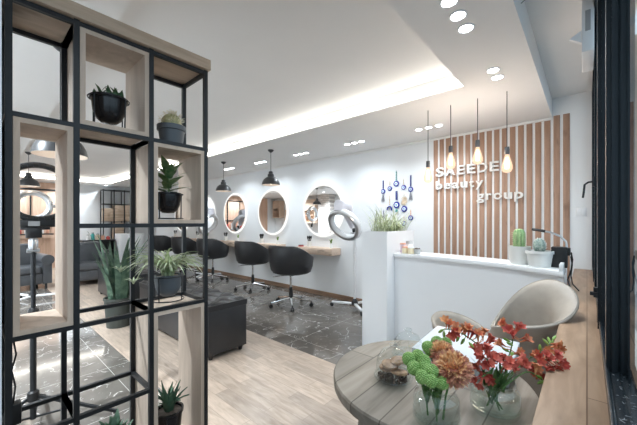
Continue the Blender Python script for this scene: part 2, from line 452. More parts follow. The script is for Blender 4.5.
tag(wire.build('ceiling_cable', 'label_grey'), 'thin loose grey cable drooping under the high ceiling by shop front', 'cable')

# ------------------------------------------------------------------ ceiling lights
def area(loc, size, power, col=(1, 1, 1), spread=150, rot=(0, 0, 0), shape='DISK'):
    l = bpy.data.lights.new('downlight_lamp', 'AREA'); l.shape = shape; l.size = size; l.energy = power; l.color = col; l.spread = R(spread)
    o = bpy.data.objects.new('downlight_lamp', l); COL.objects.link(o); o.location = loc; o.rotation_euler = rot
    return o
dl0 = thing('downlight', 'x', 'downlight', (0, 0, SOF), 0, 'recessed ceiling downlights')
MB().lathe([(.032, -.001), (.040, -.006), (.046, -.004), (.047, .0)], n=24, close=False).build('trim_ring', 'white', dl0)
MB().lathe([(.0005, -.003), (.038, -.003)], n=24, close=False).build('lens', 'down', dl0)
first = [True]
def downlight(x, y, label, power):
    if first[0]: o = dl0; o.location = (x, y, SOF); o['label'] = label; first[0] = False
    else: o = dup(dl0, (x, y, SOF), label)
    area((x, y, SOF - .012), .07, power, (.84, .93, 1.), 140)
PW = 1.9
trios = [(-1.41, 'row of three above the blue bead wall hangings'), (-2.47, 'row of three above the round mirror nearest the slat wall'),
         (-3.53, 'row of three right of the nearer dark pendant lamp'), (-4.6, 'row of three left of the nearer dark pendant lamp'),
         (-5.66, 'row of three just beside the wooden shelf, beyond both pendants')]
for x, w in trios:
    for dx, n in ((-.12, 'left'), (0, 'middle'), (.12, 'right')):
        downlight(x + dx, 3.575, f'{n} ceiling downlight in the {w}', PW)
for y, n in ((1.60, 'nearest'), (1.742, 'middle'), (1.885, 'farthest')):
    downlight(-.525, y, f'{n} of three big bright ceiling downlights at the top of the photo', PW * 1.5)
for y, n in ((2.54, 'nearer'), (2.685, 'farther')):
    downlight(-.52, y, f'{n} ceiling downlight of the pair above the hanging bulbs', PW * 1.5)

for k, x in enumerate((-2.6, -4.2, -5.8, -7.4, -9.0)):
    downlight(x, -.55, ['nearest', 'second', 'third', 'fourth', 'farthest'][k] + ' added fill downlight of the unseen row along the near ceiling border', PW * 26)  # unseen row, added to brighten the camera side and the soffit by bounce
for k, y in enumerate((.7, 1.7, 2.7)):
    downlight(-11.0, y, ['left', 'middle', 'right'][k] + ' ceiling downlight at the far end wall, seen through the shelf', PW * 7)
for k, y in enumerate((.55, -.1, -.75)):
    downlight(-.525, y, ['first', 'second', 'third'][k] + ' added fill downlight out of view, above the shop front side', PW * .7)  # out of view, added as fill for the shelf front and foreground

# salon pendants
def pendant(loc, h_shade, label):
    t = thing('pendant_lamp', label, 'pendant lamp', loc, 0, 'dark dome pendant lamps')     # loc on the soffit; h_shade = drop to shade rim
    MB().lathe([(.002, 0), (.045, 0), (.045, -.012), (.02, -.035), (.004, -.045)], n=20).build('canopy', 'lamp_shade', t)
    MB().cyl((0, 0, -.04), (0, 0, -h_shade + .19), .004, n=6).build('cord', 'black_plastic', t)
    prof = [(.004, .215), (.028, .21), (.034, .195), (.034, .175), (.046, .168), (.05, .15), (.05, .125), (.075, .115), (.11, .085), (.132, .045), (.140, .008), (.142, 0)]
    sh = MB().lathe([(r, z - h_shade) for r, z in prof], n=32, close=False).build('shade', 'lamp_shade', t)
    MB().lathe([(r - .003, z - h_shade - .001) for r, z in prof[6:]], n=32, close=False).build('inner_lining', 'lamp_inner', sh)
    MB().ball((0, 0, .045 - h_shade), .032).build('bulb', 'warm', t)
    return t
p0 = pendant((-3.69, 3.07, SOF), .545, 'dark grey dome pendant lamp hanging in front of the middle round mirror')
dup(p0, (-5.09, 3.10, SOF), 'dark grey dome pendant lamp hanging nearest the wooden shelf, left of the other')
dup(p0, (-6.72, .60, SOF), 'small looking dark pendant lamp seen through the left shelf opening, above silver ring')
pendant((-2.50, .37, SOF), .70, 'dark pendant lamp cut off by the shelf frame, above the black ring light')

# filament bulbs over the desk
def hang_bulb(loc, drop, label):
    t = thing('hanging_bulb', label, 'bulb lamp', loc, 0, 'bare filament bulbs over the desk')
    MB().cyl((0, 0, 0), (0, 0, -drop + .22), .0035, n=6).build('cord', 'lamp_shade', t)
    MB().lathe([(.004, .225 - drop), (.018, .222 - drop), (.02, .20 - drop), (.02, .165 - drop), (.016, .158 - drop)], n=16).build('socket', 'lamp_shade', t)
    gl = MB().lathe([(.014, .16 - drop), (.02, .14 - drop), (.032, .10 - drop), (.042, .06 - drop), (.042, .035 - drop), (.03, .01 - drop), (.001, -drop)], n=20, close=False).build('glass_bulb', 'bulb_glass', t)
    fl = MB()
    for k in range(6):
        a = k * math.pi / 3
        fl.tube([(.006 * math.cos(a), .006 * math.sin(a), .135 - drop), (.017 * math.cos(a), .017 * math.sin(a), .085 - drop), (.012 * math.cos(a), .012 * math.sin(a), .035 - drop)], .0035, 5)
    fl.build('filament', 'bulb', gl)
    l = bpy.data.lights.new('bulb_lamp', 'POINT'); l.energy = 6.5; l.color = (1, .86, .74); l.shadow_soft_size = .05
    o = bpy.data.objects.new('bulb_lamp', l); COL.objects.link(o); o.location = (loc[0], loc[1], loc[2] - drop + .06)
    return t
for x, dr, n in ((-1.2, .73, 'bare filament bulb hanging left of the wooden slats, leftmost of four'), (-.98, .615, 'bare filament bulb hanging over the letter A of the sign'),
                 (-.745, .60, 'bare filament bulb hanging over the letter D of the sign, third from left'), (-.515, .70, 'bare filament bulb hanging nearest the shop front, right of the sign')):
    hang_bulb((x, 3.03, SOF), dr, n)

# ------------------------------------------------------------------ mirrors, ledges, tools
mir = thing('round_mirror', 'x', 'mirror', (0, D, 1.505), 0, 'round lit mirrors on the wall')
RX = Matrix.Rotation(R(90), 3, 'X')
MB().lathe([(.002, 0), (.40, 0), (.40, .03), (.002, .03)], mtx=RX, n=48).build('back_box', 'white', mir)
MB().lathe([(.0005, .0342), (.432, .0342)], mtx=RX, n=64, close=False).build('mirror_disc', 'mirror', mir)
MB().lathe([(.432, .012), (.47, .012), (.47, .034), (.432, .034), (.432, .012)], mtx=RX, n=64, close=False).build('glow_ring', 'glow', mir)
cup = thing('tool_cup', 'x', 'cup', (0, 0, 0), 0, 'cups of brushes on the ledges')
MB().lathe([(.002, 0), (.038, 0), (.046, .10), (.042, .10), (.034, .01), (.002, .01)], n=20, close=False).build('cup', 'pot_white', cup)
for k in range(6):
    a = k * 1.05; dx, dy = .022 * math.cos(a), .018 * math.sin(a)
    t = MB().tube([(dx * .6, dy * .6, .02), (dx * 1.5, dy * 1.5, .14)], .006, 6)
    t.ball((dx * 1.7, dy * 1.7, .165), .016, 8, 6, (1, .6, 1.9)); t.build('brush', 'black_plastic', cup)
spr = thing('sprig_vase', 'x', 'plant', (0, 0, 0), 0, 'small green sprigs on the ledges')
MB().lathe([(.002, 0), (.028, 0), (.032, .03), (.016, .06), (.018, .08)], n=16, close=False).build('vase', 'pot_white', spr)
b_ = MB()
for k in range(14):
    b_.blade((0, 0, .07), k * 2.4, random.uniform(.06, .11), .035, (.1, random.uniform(.6, 1.6)), 4)
b_.build('leaves', 'leaf_mid', spr)
led = thing('ledge_shelf', 'x', 'wall ledge', (0, D, .745), 0, 'wooden ledges under the mirrors')
MB().box(-.405, .405, -.25, 0, 0, .115).build('shelf_box', 'ledge_wood', led, bevel=.004)
MB().box(-.395, .395, -.254, -.249, .008, .104).build('drawer_front', 'ledge_wood', led, bevel=.002)
st_names = ['nearest the slat wall, behind the silver ring dryer', 'in the middle of the three clear ones', 'third from the slat wall, beside the two pendants',
            'half hidden behind the edge of the wooden shelf', 'seen only through the shelf bars']
def put(o, k, loc, label):
    if k == 0: o.location = loc; o['label'] = label; return o
    return dup(o, loc, label)
for k in range(5):
    x = -3.50 - 1.36 * k
    put(mir, k, (x, D, 1.505), f'round mirror with glowing white rim, {st_names[k]}')
    put(led, k, (x - .025, D, .745), f'pale wooden ledge under mirror {st_names[k]}')
    put(cup, k, (x - .22, D - .13, .861), f'white cup of black brushes, below mirror {st_names[k]}')
    put(spr, k, (x + .26, D - .11, .861), f'white vase with green sprig, below mirror {st_names[k]}')
cp = thing('compact_case', 'small dark red case lying on the nearest wooden ledge', 'case', (-3.86, D - .2, .861))
MB().box(-.04, .04, -.03, .03, 0, .022).build('case_body', 'red', cp, bevel=.004); MB().box(-.04, .04, -.03, .03, .022, .03).build('case_lid', 'black_plastic', cp, bevel=.003)

# ------------------------------------------------------------------ salon chairs
def tub(r_rows, hfun, inner, a0, a1, n=36, ys=.92):
    """swept tub wall. r_rows: list of (height fraction, radius); hfun(angle)->(z0,z1); angle 0 = -Y"""
    vs = []; fs = []; rows = r_rows + inner; m = len(rows)
    for i in range(n + 1):
        a = a0 + (a1 - a0) * i / n; z0, z1 = hfun(a)
        for q, r in rows: vs.append((r * math.sin(a), -r * math.cos(a) * ys, z0 + (z1 - z0) * q))
    for i in range(n):
        for j in range(m):
            fs.append((i * m + j, (i + 1) * m + j, (i + 1) * m + (j + 1) % m, i * m + (j + 1) % m))
    fs += [tuple(range(m)), tuple(n * m + j for j in range(m))[::-1]]
    return MB().add(vs, fs)
def sstep(a, b, x): t = max(0, min(1, (x - a) / (b - a))); return t * t * (3 - 2 * t)
sc0 = thing('salon_chair', 'x', 'salon chair', (0, 0, 0), 0, 'black swivel salon chairs')
hf = lambda a: (.475, .90 - .17 * sstep(R(35), R(120), abs(a)))
tub([(0, .20), (.04, .255), (.14, .298), (.45, .325), (.9, .338), (.97, .334), (1., .32)], hf, [(1., .30), (.96, .284), (.8, .275), (.2, .25), (.06, .18)], R(-128), R(128)).build('backrest', 'black_leather', sc0)
MB().lathe([(.002, .478), (.20, .478), (.262, .50), (.272, .54), (.262, .575), (.21, .592), (.002, .597)], n=36).build('seat', 'black_leather', sc0)
MB().cyl((0, 0, .20), (0, 0, .48), .016, n=14).build('gas_column', 'chrome', sc0)
MB().lathe([(.026, .09), (.034, .10), (.03, .20), (.022, .27), (.02, .275)], n=16).build('column_sleeve', 'black_plastic', sc0)
MB().cbox((0, 0, .47), (.2, .2, .02)).build('seat_plate', 'black_plastic', sc0)
MB().tube([(.0, -.05, .455), (-.1, -.12, .45), (-.2, -.17, .435)], .006, 6).build('lever', 'chrome', sc0)
for k in range(5):
    a = R(72 * k + 20); c_, s_ = math.cos(a), math.sin(a)
    MB().tube([(.02 * c_, .02 * s_, .12), (.12 * c_, .12 * s_, .105), (.24 * c_, .24 * s_, .082), (.30 * c_, .30 * s_, .075)], [.020, .017, .013, .012], 8).build('base_arm', 'chrome', sc0)
    cs = MB().cyl((.30 * c_, .30 * s_, .045), (.30 * c_, .30 * s_, .085), .008, n=8)
    for d in (-.013, .013): cs.cyl((.305 * c_ - s_ * (d - .009), .305 * s_ + c_ * (d - .009), .028), (.305 * c_ - s_ * (d + .009), .305 * s_ + c_ * (d + .009), .028), .0275, n=14)
    cs.build('castor', 'black_plastic', sc0)
ch_l = ['black tub salon chair on chrome castors nearest the camera, before the first mirror', 'black tub salon chair second from the right, before the middle mirror',
        'black tub salon chair third from right, just right of the shelf post', 'black tub salon chair half hidden behind the shelf post', 'black tub salon chair farthest back, seen through the shelf']
for k, (x, y, rz) in enumerate(((-3.46, 3.28, 12), (-4.84, 3.58, 8), (-6.28, 3.56, 20), (-7.55, 3.55, 15), (-8.75, 3.5, 25))):
    o = put(sc0, k, (x, y, 0), ch_l[k]); o.rotation_euler = (0, 0, R(rz)); o.scale = (1.07, 1.07, 1.05)

# ------------------------------------------------------------------ ring dryers (hood on a rolling stand)
def ring_dryer(n=(-.03, -.824, -.566), ce=(-.07, -.16, 1.26), rise=0., hood=True, h=.27):
    t = thing('hood_dryer', 'x', 'hood dryer', (0, 0, 0), 0, 'ring hood dryers on white stands')
    for k, a in enumerate((200, 320, 80)):
        c_, s_ = math.cos(R(a)), math.sin(R(a)); l = .36
        MB().bar((0, 0, .075), (l * c_, l * s_, .07), .045, .028).build('base_leg', 'white_gloss', t, bevel=.006)
        MB().cyl((l * c_ - .015 * s_, l * s_ + .015 * c_, .03), (l * c_ + .015 * s_, l * s_ - .015 * c_, .03), .03, n=14).build('castor', 'black_plastic', t)
    MB().lathe([(.05, .06), (.05, .10), (.028, .14), (.022, .15)], n=16).build('hub', 'black_plastic', t)
    MB().cyl((0, 0, .1), (0, 0, 1.10 + rise), .019, n=14).build('pole', 'white_gloss', t)
    MB().tube([(0, 0, 1.06 + rise), (0, -.01, 1.14 + rise), (.01, -.03, 1.2 + rise)], .03, 10).build('tilt_joint', 'black_plastic', t)
    MB().cyl((.05, -.03, 1.14 + rise), (-.05, -.03, 1.14 + rise), .012, n=8).build('joint_knob', 'silver', t)
    n = Vector(n).normalized(); q = n.to_track_quat('Z', 'Y').to_matrix(); c = Vector(ce)
    MB().torus(c, h - .035, .046, 48, 12, q, 1.15).build('heater_ring', 'white_gloss', t)
    MB().torus(c + n * .03, h - .035, .031, 48, 8, q, 1.).build('silver_ring', 'silver', t)
    # rear housing: a rounded hood rising from the upper rim of the ring
    up = (Vector((0, 0, 1)) - n * n.z).normalized(); bk = -n
    p = [c + up * (h - .05) + bk * .0, c + up * (h + .0) + bk * .07, c + up * (h - .06) + bk * .16, c + up * .06 + bk * .17, c - up * .14 + bk * .13]
    if not hood:
        MB().tube([c - up * h, c - up * (h + .05) + bk * .03, Vector((.01, -.03, 1.17 + rise))], .022, 8).build('neck', 'silver', t); MB().cyl(c + up.cross(n) * (h - .02), c + up.cross(n) * (h + .05), .03, n=10).build('side_clamp', 'silver', t)
        return t
    MB().tube(p, [.085, .115, .11, .08, .04], 16).build('housing', 'lilac_shell', t)
    MB().tube([c - up * .14 + bk * .13, Vector((.01, -.03, 1.17))], .022, 8).build('neck', 'white_gloss', t)
    return t
hd0 = ring_dryer(); hd0.location = (-2.62, 3.80, 0); hd0['label'] = 'white ring hood dryer on wheeled stand beside the white planter box'
dup(hd0, (-6.75, 3.62, 0), 'white ring hood dryer tilted the other way beside the shelf, farther from the planter', R(104))
hd2 = ring_dryer((.97, -.05, .05), (.03, 0, 1.57), .07, False, .25); hd2.location = (-6.9, .66, 0); hd2['label'] = 'round silver ring dryer framed by the left shelf opening, behind the black ring light'

# ------------------------------------------------------------------ open shelving divider (front left)
SX0, SX1 = -1.515, -1.762           # centre lines of front and back frame
PY = [.084, .272, .547, .815]       # post lines
RZ = [2.085, 1.681, 1.284, .8875, .5245, .13]
W = .019
shf = thing('shelving_unit', 'tall open room divider shelf of black steel frames and pale wooden boxes', 'shelf', (0, 0, 0))
for y in PY:
    for x in (SX0, SX1):
        MB().box(x - W / 2, x + W / 2, y - W / 2, y + W / 2, 0, 2.098).build('post', 'black_metal', shf, smooth=False)
def ring(c0, c1, z, name='frame_bar'):
    y0, y1 = PY[c0] + W / 2, PY[c1] - W / 2; w = W * .38
    m = MB()
    for x in (SX0, SX1): m.box(x - W / 2, x + W / 2, y0, y1, z - .0085, z + .0085)
    for y in (PY[c0], PY[c1]): m.box(SX1 + W / 2, SX0 - W / 2, y - W / 2 + .001, y + W / 2 - .001, z - .0085, z + .0085)
    m.build(name, 'black_metal', shf, smooth=False)
for c in range(3):
    for k in (0, 1, 5): ring(c, c + 1, RZ[k])
ring(1, 2, RZ[2]); ring(2, 3, RZ[2]); ring(0, 1, RZ[3]); ring(1, 2, RZ[3]); ring(2, 3, RZ[3]); ring(0, 1, RZ[4]); ring(1, 2, RZ[4])
MB().box(-1.79, -1.487, .062, .832, 2.098, 2.152).build('top_board', 'top_wood', shf, bevel=.002)
def wbox(c, z0, z1):
    y0, y1 = PY[c] + W / 2 + .001, PY[c + 1] - W / 2 - .001; z0 += W / 2; z1 -= W / 2; t = .018; xa, xb = SX1 - .006, SX0 + .008
    m = MB().box(xa, xb, y0, y0 + t, z0, z1).box(xa, xb, y1 - t, y1, z0, z1).box(xa, xb, y0 + t, y1 - t, z0, z0 + t).box(xa, xb, y0 + t, y1 - t, z1 - t, z1)
    m.build('wooden_box', 'box_wood', shf, smooth=False)
wbox(0, RZ[3], RZ[1]); wbox(1, RZ[1], RZ[0]); wbox(2, RZ[2], RZ[1]); wbox(2, RZ[5], RZ[3])
MB().box(SX1, SX0, PY[1] + W / 2, PY[2] - W / 2, RZ[5] + .011, RZ[5] + .022).build('bottom_panel', 'box_wood', shf, smooth=False)

def pot_stand(t, r, h, z0):
    m = MB().torus((0, 0, z0 + h * .93), r + .004, .003, 28, 6)
    for k in range(4):
        a = k * math.pi / 2 + .6
        m.tube([((r + .006) * math.cos(a), (r + .006) * math.sin(a), z0 + h * .93), ((r + .004) * math.cos(a), (r + .004) * math.sin(a), .003)], .003, 6)
    m.torus((0, 0, .003), r + .004, .003, 28, 6)
    m.build('wire_stand', 'black_metal', t)
def soil(t, r, z): MB().lathe([(.001, z + .006), (r * .6, z + .004), (r, z)], n=20, close=False).build('soil', 'soil', t)
def bowl(t, r, h, z0, m_, rim=True):
    pr = [(.001, z0), (r * .45, z0 + h * .02), (r * .72, z0 + h * .16), (r * .9, z0 + h * .42), (r * .97, z0 + h * .75), (r, z0 + h * .86)]
    pr += [(r * 1.07, z0 + h * .87), (r * 1.07, z0 + h), (r * .98, z0 + h), (r * .93, z0 + h * .8)] if rim else [(r, z0 + h), (r * .94, z0 + h), (r * .92, z0 + h * .8)]
    return MB().lathe(pr, n=32, close=False).build('pot', m_, t)

t = thing('potted_succulent', 'small succulent in round black bowl on wire stand in the top wooden box', 'potted plant', (-1.62, .409, RZ[1] + .031))
bowl(t, .068, .115, .032, 'pot_black'); pot_stand(t, .074, .115, .032); soil(t, .064, .133)
b_ = MB()
for k in range(46):
    a = random.uniform(0, 6.28); r = random.uniform(0, .06); b_.blade((r * math.cos(a), r * math.sin(a), .143), random.uniform(0, 6.28), random.uniform(.03, .055), .02, (.2, 1.3), 3)
b_.build('leaves', 'leaf_dark', t)
t = thing('potted_cactus', 'round spiny tan cactus in grey pot in the top right shelf opening', 'potted plant', (-1.62, .685, RZ[1] + .013))
MB().lathe([(.001, 0), (.052, 0), (.062, .075), (.069, .078), (.069, .102), (.062, .102), (.058, .08)], n=28, close=False).build('pot', 'pot_grey', t); soil(t, .06, .09)
MB().ball((0, 0, .122), .048, 24, 12, (1, 1, .95), .05).build('cactus_body', 'cactus_tan', t)
b_ = MB()
for k in range(170):
    a = random.uniform(0, 6.28); e = random.uniform(-.2, 1.5); d = Vector((math.cos(a) * math.cos(e), math.sin(a) * math.cos(e), math.sin(e)))
    p = Vector((0, 0, .122)) + d * .047; b_.bar(p, p + (d + Vector((random.uniform(-.5, .5), random.uniform(-.5, .5), random.uniform(-.3, .5)))) * .014, .0012)
b_.build('spines', 'spine', t)
t = thing('potted_rubber_plant', 'broad leaved green plant in black pot inside the small middle right box', 'potted plant', (-1.62, .668, RZ[2] + .031))
bowl(t, .062, .105, .03, 'pot_black', False); pot_stand(t, .066, .105, .03); soil(t, .056, .12)
b_ = MB().tube([(0, 0, .11), (.004, .002, .2), (0, 0, .25)], .005, 6)
for k in range(20):
    z = .125 + .0065 * k; a = k * 2.4; e0 = 1.3 - .04 * k
    b_.blade((.005 * math.cos(a), .005 * math.sin(a), z), a, random.uniform(.095, .12), .048, (e0, e0 + .5), 6)
b_.build('leaves', 'leaf_rubber', t)
t = thing('potted_spider_plant', 'pale striped spider plant in slate grey pot on the open shelf', 'potted plant', (-1.62, .668, RZ[3] + .013))
bowl(t, .066, .11, .02, 'pot_grey', False); pot_stand(t, .07, .11, .02); soil(t, .06, .12)
b_ = MB()
for k in range(110):
    b_.blade((random.uniform(-.02, .02), random.uniform(-.02, .02), .12), random.uniform(0, 6.28), random.uniform(.15, .26), .015, (random.uniform(0, .5), random.uniform(1.7, 2.9)), 8, .002)
b_.build('leaves', 'leaf_spider', t)
b_ = MB()
for cx, cy, cz in ((.02, -.22, .17), (.03, -.17, .11), (.02, .19, .13)):
    b_.tube([(0, 0, .14), (cx * .5, cy * .5, .24), (cx, cy, cz)], .0015, 5)
    for k in range(9): b_.blade((cx, cy, cz), k * .7, .055, .008, (.6, 1.8), 4)
b_.build('runners', 'leaf_spider', t)
t = thing('potted_aloe', 'spiky dark aloe in black pot at the bottom of the right shelf column', 'potted plant', (-1.62, .672, RZ[5] + .031))
MB().lathe([(.001, 0.01), (.05, .01), (.064, .155), (.07, .16), (.07, .175), (.062, .175), (.058, .155)], n=28, close=False).build('pot', 'pot_black', t); soil(t, .06, .162)
b_ = MB()
for k in range(26): b_.blade((.012 * math.cos(k), .012 * math.sin(k), .16), k * 2.4, random.uniform(.11, .16), .026, (.1 + .015 * k, .3 + .055 * k), 5, .006)
b_.build('leaves', 'leaf_aloe', t)
t = thing('potted_leafy_plant', 'bushy green plant low in the middle shelf column, cut by the frame', 'potted plant', (-1.60, .425, RZ[5] + .022))
MB().lathe([(.001, 0), (.05, 0), (.065, .13), (.06, .13), (.055, .11)], n=24, close=False).build('pot', 'pot_black', t); soil(t, .058, .115)
b_ = MB()
for k in range(60):
    a = random.uniform(0, 6.28); r = random.uniform(0, .05)
    b_.blade((r * math.cos(a), r * math.sin(a), .12 + random.uniform(0, .09)), a, random.uniform(.05, .085), .03, (.1, 1.1), 4)
b_.build('leaves', 'leaf_aloe', t)
t = thing('power_adapter', 'small black power adapter standing on the left shelf bar with hanging cord', 'power adapter', (-1.635, .103, RZ[4] + .011))
MB().box(-.024, .024, -.018, .022, 0, .078).build('adapter_body', 'black_plastic', t, bevel=.004)
MB().tube([(0, 0, .078), (.004, .006, .14), (-.006, -.004, .2), (.006, .008, .26), (-.003, 0, .32), (0, 0, .348)], .003, 6).build('cord', 'black_plastic', t)

# ------------------------------------------------------------------ ring light on tripod behind the shelf
t = thing('ring_light_tripod', 'black ring light and phone clamp on a tripod behind the left shelf opening', 'ring light', (-2.62, .255, 0))
MB().cyl((0, 0, .06), (0, 0, .75), .016, n=12).build('pole', 'black_metal', t)
MB().cyl((0, 0, .70), (0, 0, 1.15), .012, n=12).build('upper_pole', 'black_metal', t)
MB().lathe([(.02, .68), (.026, .69), (.026, .75), (.018, .76)], n=14).build('clamp_collar', 'black_plastic', t)
MB().lathe([(.02, .17), (.03, .18), (.03, .23), (.02, .24)], n=14).build('hub', 'black_plastic', t)
for x, y in ((.22, .40), (.02, -.34), (-.40, .10)):
    MB().bar((0, 0, .21), (x, y, .012), .018, .016).build('leg', 'black_metal', t)
    MB().bar((0, 0, .07), (x * .55, y * .55, .10), .012, .01).build('brace', 'black_metal', t)
rc = Vector((0, .028, 1.49)); q = Vector((1, .0, 0)).to_track_quat('Z', 'Y').to_matrix()
MB().torus(rc, .172, .019, 56, 10, q).build('ring_housing', 'black_plastic', t)
MB().torus(rc + Vector((-.014, 0, 0)), .172, .015, 56, 8, q).build('ring_diffuser', 'white_gloss', t)
b_ = MB()
for k in range(40):
    a = 2 * math.pi * k / 40; b_.cbox(rc + Vector((.018, .172 * math.cos(a), .172 * math.sin(a))), (.006, .007, .026), (a + math.pi / 2, 0, 0))
b_.build('cooling_fins', 'black_metal', t)
MB().box(-.015, .015, -.085, .15, 1.268, 1.315).box(-.02, .02, -.035, .04, 1.20, 1.268).box(-.014, .014, -.06, .08, 1.25, 1.268).build('head_bracket', 'black_plastic', t, bevel=.004)
MB().lathe([(.018, 1.13), (.024, 1.14), (.024, 1.19), (.016, 1.2)], n=12).build('swivel', 'silver', t)
MB().box(.0155, .017, -.025, .03, 1.275, 1.305).build('rating_label', 'label_grey', t)
MB().cyl((0, -.03, 1.12), (0, .03, 1.12), .014, n=10).build('tilt_knob', 'silver', t)

# ------------------------------------------------------------------ tufted benches, planter plant and waiting furniture
def bench(l, w, h, label, loc):
    t = thing('tufted_bench', label, 'bench', loc, 0, 'black tufted storage benches')     # loc = near right floor corner
    MB().box(-l, 0, 0, w, .05, h - .085).build('body', 'black_leather', t, bevel=.006)
    nx, ny = int(l / .018), int(w / .018); vs = []; fs = []; px = .13
    for i in range(nx + 1):
        for j in range(ny + 1):
            x, y = -l + l * i / nx, w * j / ny
            u, v = (x / px), (y / px)
            d = abs(math.sin(math.pi * (u + v) / 2)) * abs(math.sin(math.pi * (u - v) / 2))
            e = min(1, min(-x, x + l, y, w - y) / .03)
            vs.append((x, y, h - .034 + .034 * (d ** .5) * e - .02 * (1 - e) ** 2))
    for i in range(nx):
        for j in range(ny): fs.append((i * (ny + 1) + j, (i + 1) * (ny + 1) + j, (i + 1) * (ny + 1) + j + 1, i * (ny + 1) + j + 1))
    lid = MB().add(vs, fs).box(-l - .004, .004, -.004, w + .004, h - .083, h - .030).build('lid', 'black_leather', t, bevel=.0)
    for x in (-l + .045, -.045):
        for y in (.045, w - .045): MB().lathe([(.018, 0), (.022, .02), (.03, .05)], (x, y, 0), n=12).build('foot', 'black_plastic', t)
    return t
bench(1.75, .42, .545, 'black tufted bench with its end in plain view beside the shelf', (-2.62, 1.44, 0))
bench(1.6, .42, .545, 'black tufted bench farther away, seen between shelf bars left of the snake plant', (-5.02, 1.5, 0))

t = thing('snake_plant', 'tall snake plant in dark planter on the floor behind the shelf', 'potted plant', (-4.42, 1.22, 0))
MB().lathe([(.001, 0), (.13, 0), (.155, .33), (.165, .335), (.165, .36), (.15, .36), (.145, .33)], n=28, close=False).build('planter', 'pot_dark', t); soil(t, .148, .335)
b_ = MB()
for k in range(46):
    a = random.uniform(0, 6.28); r = random.uniform(.02, .12)
    b_.blade((r * math.cos(a), r * math.sin(a), .32), a, random.uniform(.5, .92), .075, (random.uniform(0, .2), random.uniform(.2, .85)), 7, .006)
b_.build('leaves', 'leaf_snake', t)

def armchair(label, loc, rz):
    t = thing('armchair', label, 'armchair', loc, rz, 'charcoal leather armchairs')      # faces local +X
    MB().box(-.30, .36, -.27, .27, .10, .30).build('base', 'grey_leather', t, bevel=.02)
    MB().box(-.18, .38, -.255, .255, .30, .45).build('seat_cushion', 'grey_leather', t, bevel=.045, seg=4)
    MB().box(-.40, -.16, -.30, .30, .12, .86).build('backrest', 'grey_leather', t, bevel=.06, seg=4)
    for s_ in (-1, 1):
        a = MB().box(-.38, .36, s_ * .34 - .07, s_ * .34 + .07, .10, .52)
        a.cyl((-.38, s_ * .345, .56), (.385, s_ * .345, .56), .10, n=24); a.build('arm', 'grey_leather', t)
    for x in (-.33, .31):
        for y in (-.33, .33): MB().cyl((x, y, 0), (x, y, .11), .02, n=10).build('foot', 'black_plastic', t)
    return t
a0 = armchair('charcoal leather armchair with rolled arm left of the tufted bench end', (-8.05, 1.60, 0), R(-8))
dup(a0, (-8.25, .60, 0), 'charcoal leather armchair behind the ring light pole in the left opening', R(6))

t = thing('black_cabinet', 'low black open shelf cabinet behind the armchair, jars standing on top', 'cabinet', (-9.2, 2.08, 0))
MB().box(-.2, .2, -.34, .34, .82, .86).build('cabinet_top', 'black_plastic', t, bevel=.004)
for y in (-.33, 0, .33): MB().box(-.19, .19, y - .01, y + .01, .0, .82).build('side_panel', 'black_plastic', t)
MB().box(-.19, -.17, -.33, .33, 0, .82).build('back_panel', 'black_plastic', t)
for z in (.06, .32, .57): MB().box(-.17, .185, -.32, .32, z, z + .02).build('shelf_board', 'black_plastic', t)
for k, (y, h, r, m_, n) in enumerate(((-.22, .13, .035, 'eye_white', 'white jar leftmost on the low black cabinet'), (-.12, .18, .04, 'teal', 'teal bottle on the low black cabinet'),
                                      (-.02, .15, .05, 'cream', 'cream pot in the middle of the low black cabinet'), (.09, .12, .04, 'coral', 'coral jar on the low black cabinet'), (.2, .09, .04, 'red', 'short red tin rightmost on the low black cabinet'))):
    t = thing('jar', n, 'jar', (-9.12, 2.08 + y, .861), 0, 'jars on the black cabinet')
    MB().lathe([(.001, 0), (r, 0), (r, h * .7), (r * .6, h * .8), (r * .6, h * .86)], n=14).build('jar_body', m_, t)
    MB().lathe([(r * .65, h * .86), (r * .65, h), (.001, h)], n=14).build('lid', 'label_grey', t)
t = thing('white_cabinet', 'white cabinet standing right of the low black cabinet', 'cabinet', (-8.95, 2.72, 0))
MB().box(-.25, .2, -.27, .27, 0, 1.0).build('carcass', 'white', t, bevel=.004)
for s_ in (-.13, .13):
    d = MB().box(.2, .218, s_ - .125, s_ + .125, .06, .96).build('door', 'white', t, bevel=.003); MB().box(.218, .235, s_ - .005, s_ + .005, .5, .62).build('handle', 'silver', d)
t = thing('display_rack', 'black framed rack with wooden boxes against the far white wall', 'shelf', (-11.15, 3.05, 0))
for y in (-.42, -.14, .14, .42):
    for x in (-.15, .15): MB().box(x - .012, x + .012, y - .012, y + .012, 0, 2.3).build('post', 'black_metal', t, smooth=False)
for z in (.1, .75, 1.3, 1.85, 2.28): MB().box(-.16, .16, -.43, .43, z - .012, z + .012).build('frame_bar', 'black_metal', t, smooth=False)
for y0, y1, z0, z1 in ((-.40, -.16, 1.32, 1.72), (-.12, .12, 1.32, 1.82), (.16, .40, 1.32, 1.83), (-.12, .12, .77, 1.28)):
    MB().box(-.14, .165, y0, y1, z0, z1).build('wooden_box', 'top_wood', t, bevel=.004)
t = thing('panel_screen', 'pinkish wooden wall panel with black rails behind the left shelf opening', 'wall panel', (XL, .85, 0))
MB().box(.0, .03, -1.95, .80, 0, SOF - .02).build('board', 'panel_wood', t)
for z in (2.2, 1.35): MB().box(.03, .06, -.9, .8, z - .02, z + .02).build('rail', 'black_metal', t, smooth=False)
for y in (-.4, .2): MB().box(.03, .06, y - .015, y + .015, 0, 2.2).build('upright', 'black_metal', t, smooth=False)
t = thing('product_shelf', 'dark wall shelf of red and white packs below the pinkish panel', 'shelf', (XL + .06, .9, .98))
MB().box(0, .22, -.5, .6, -.03, 0).build('shelf_board', 'black_plastic', t)
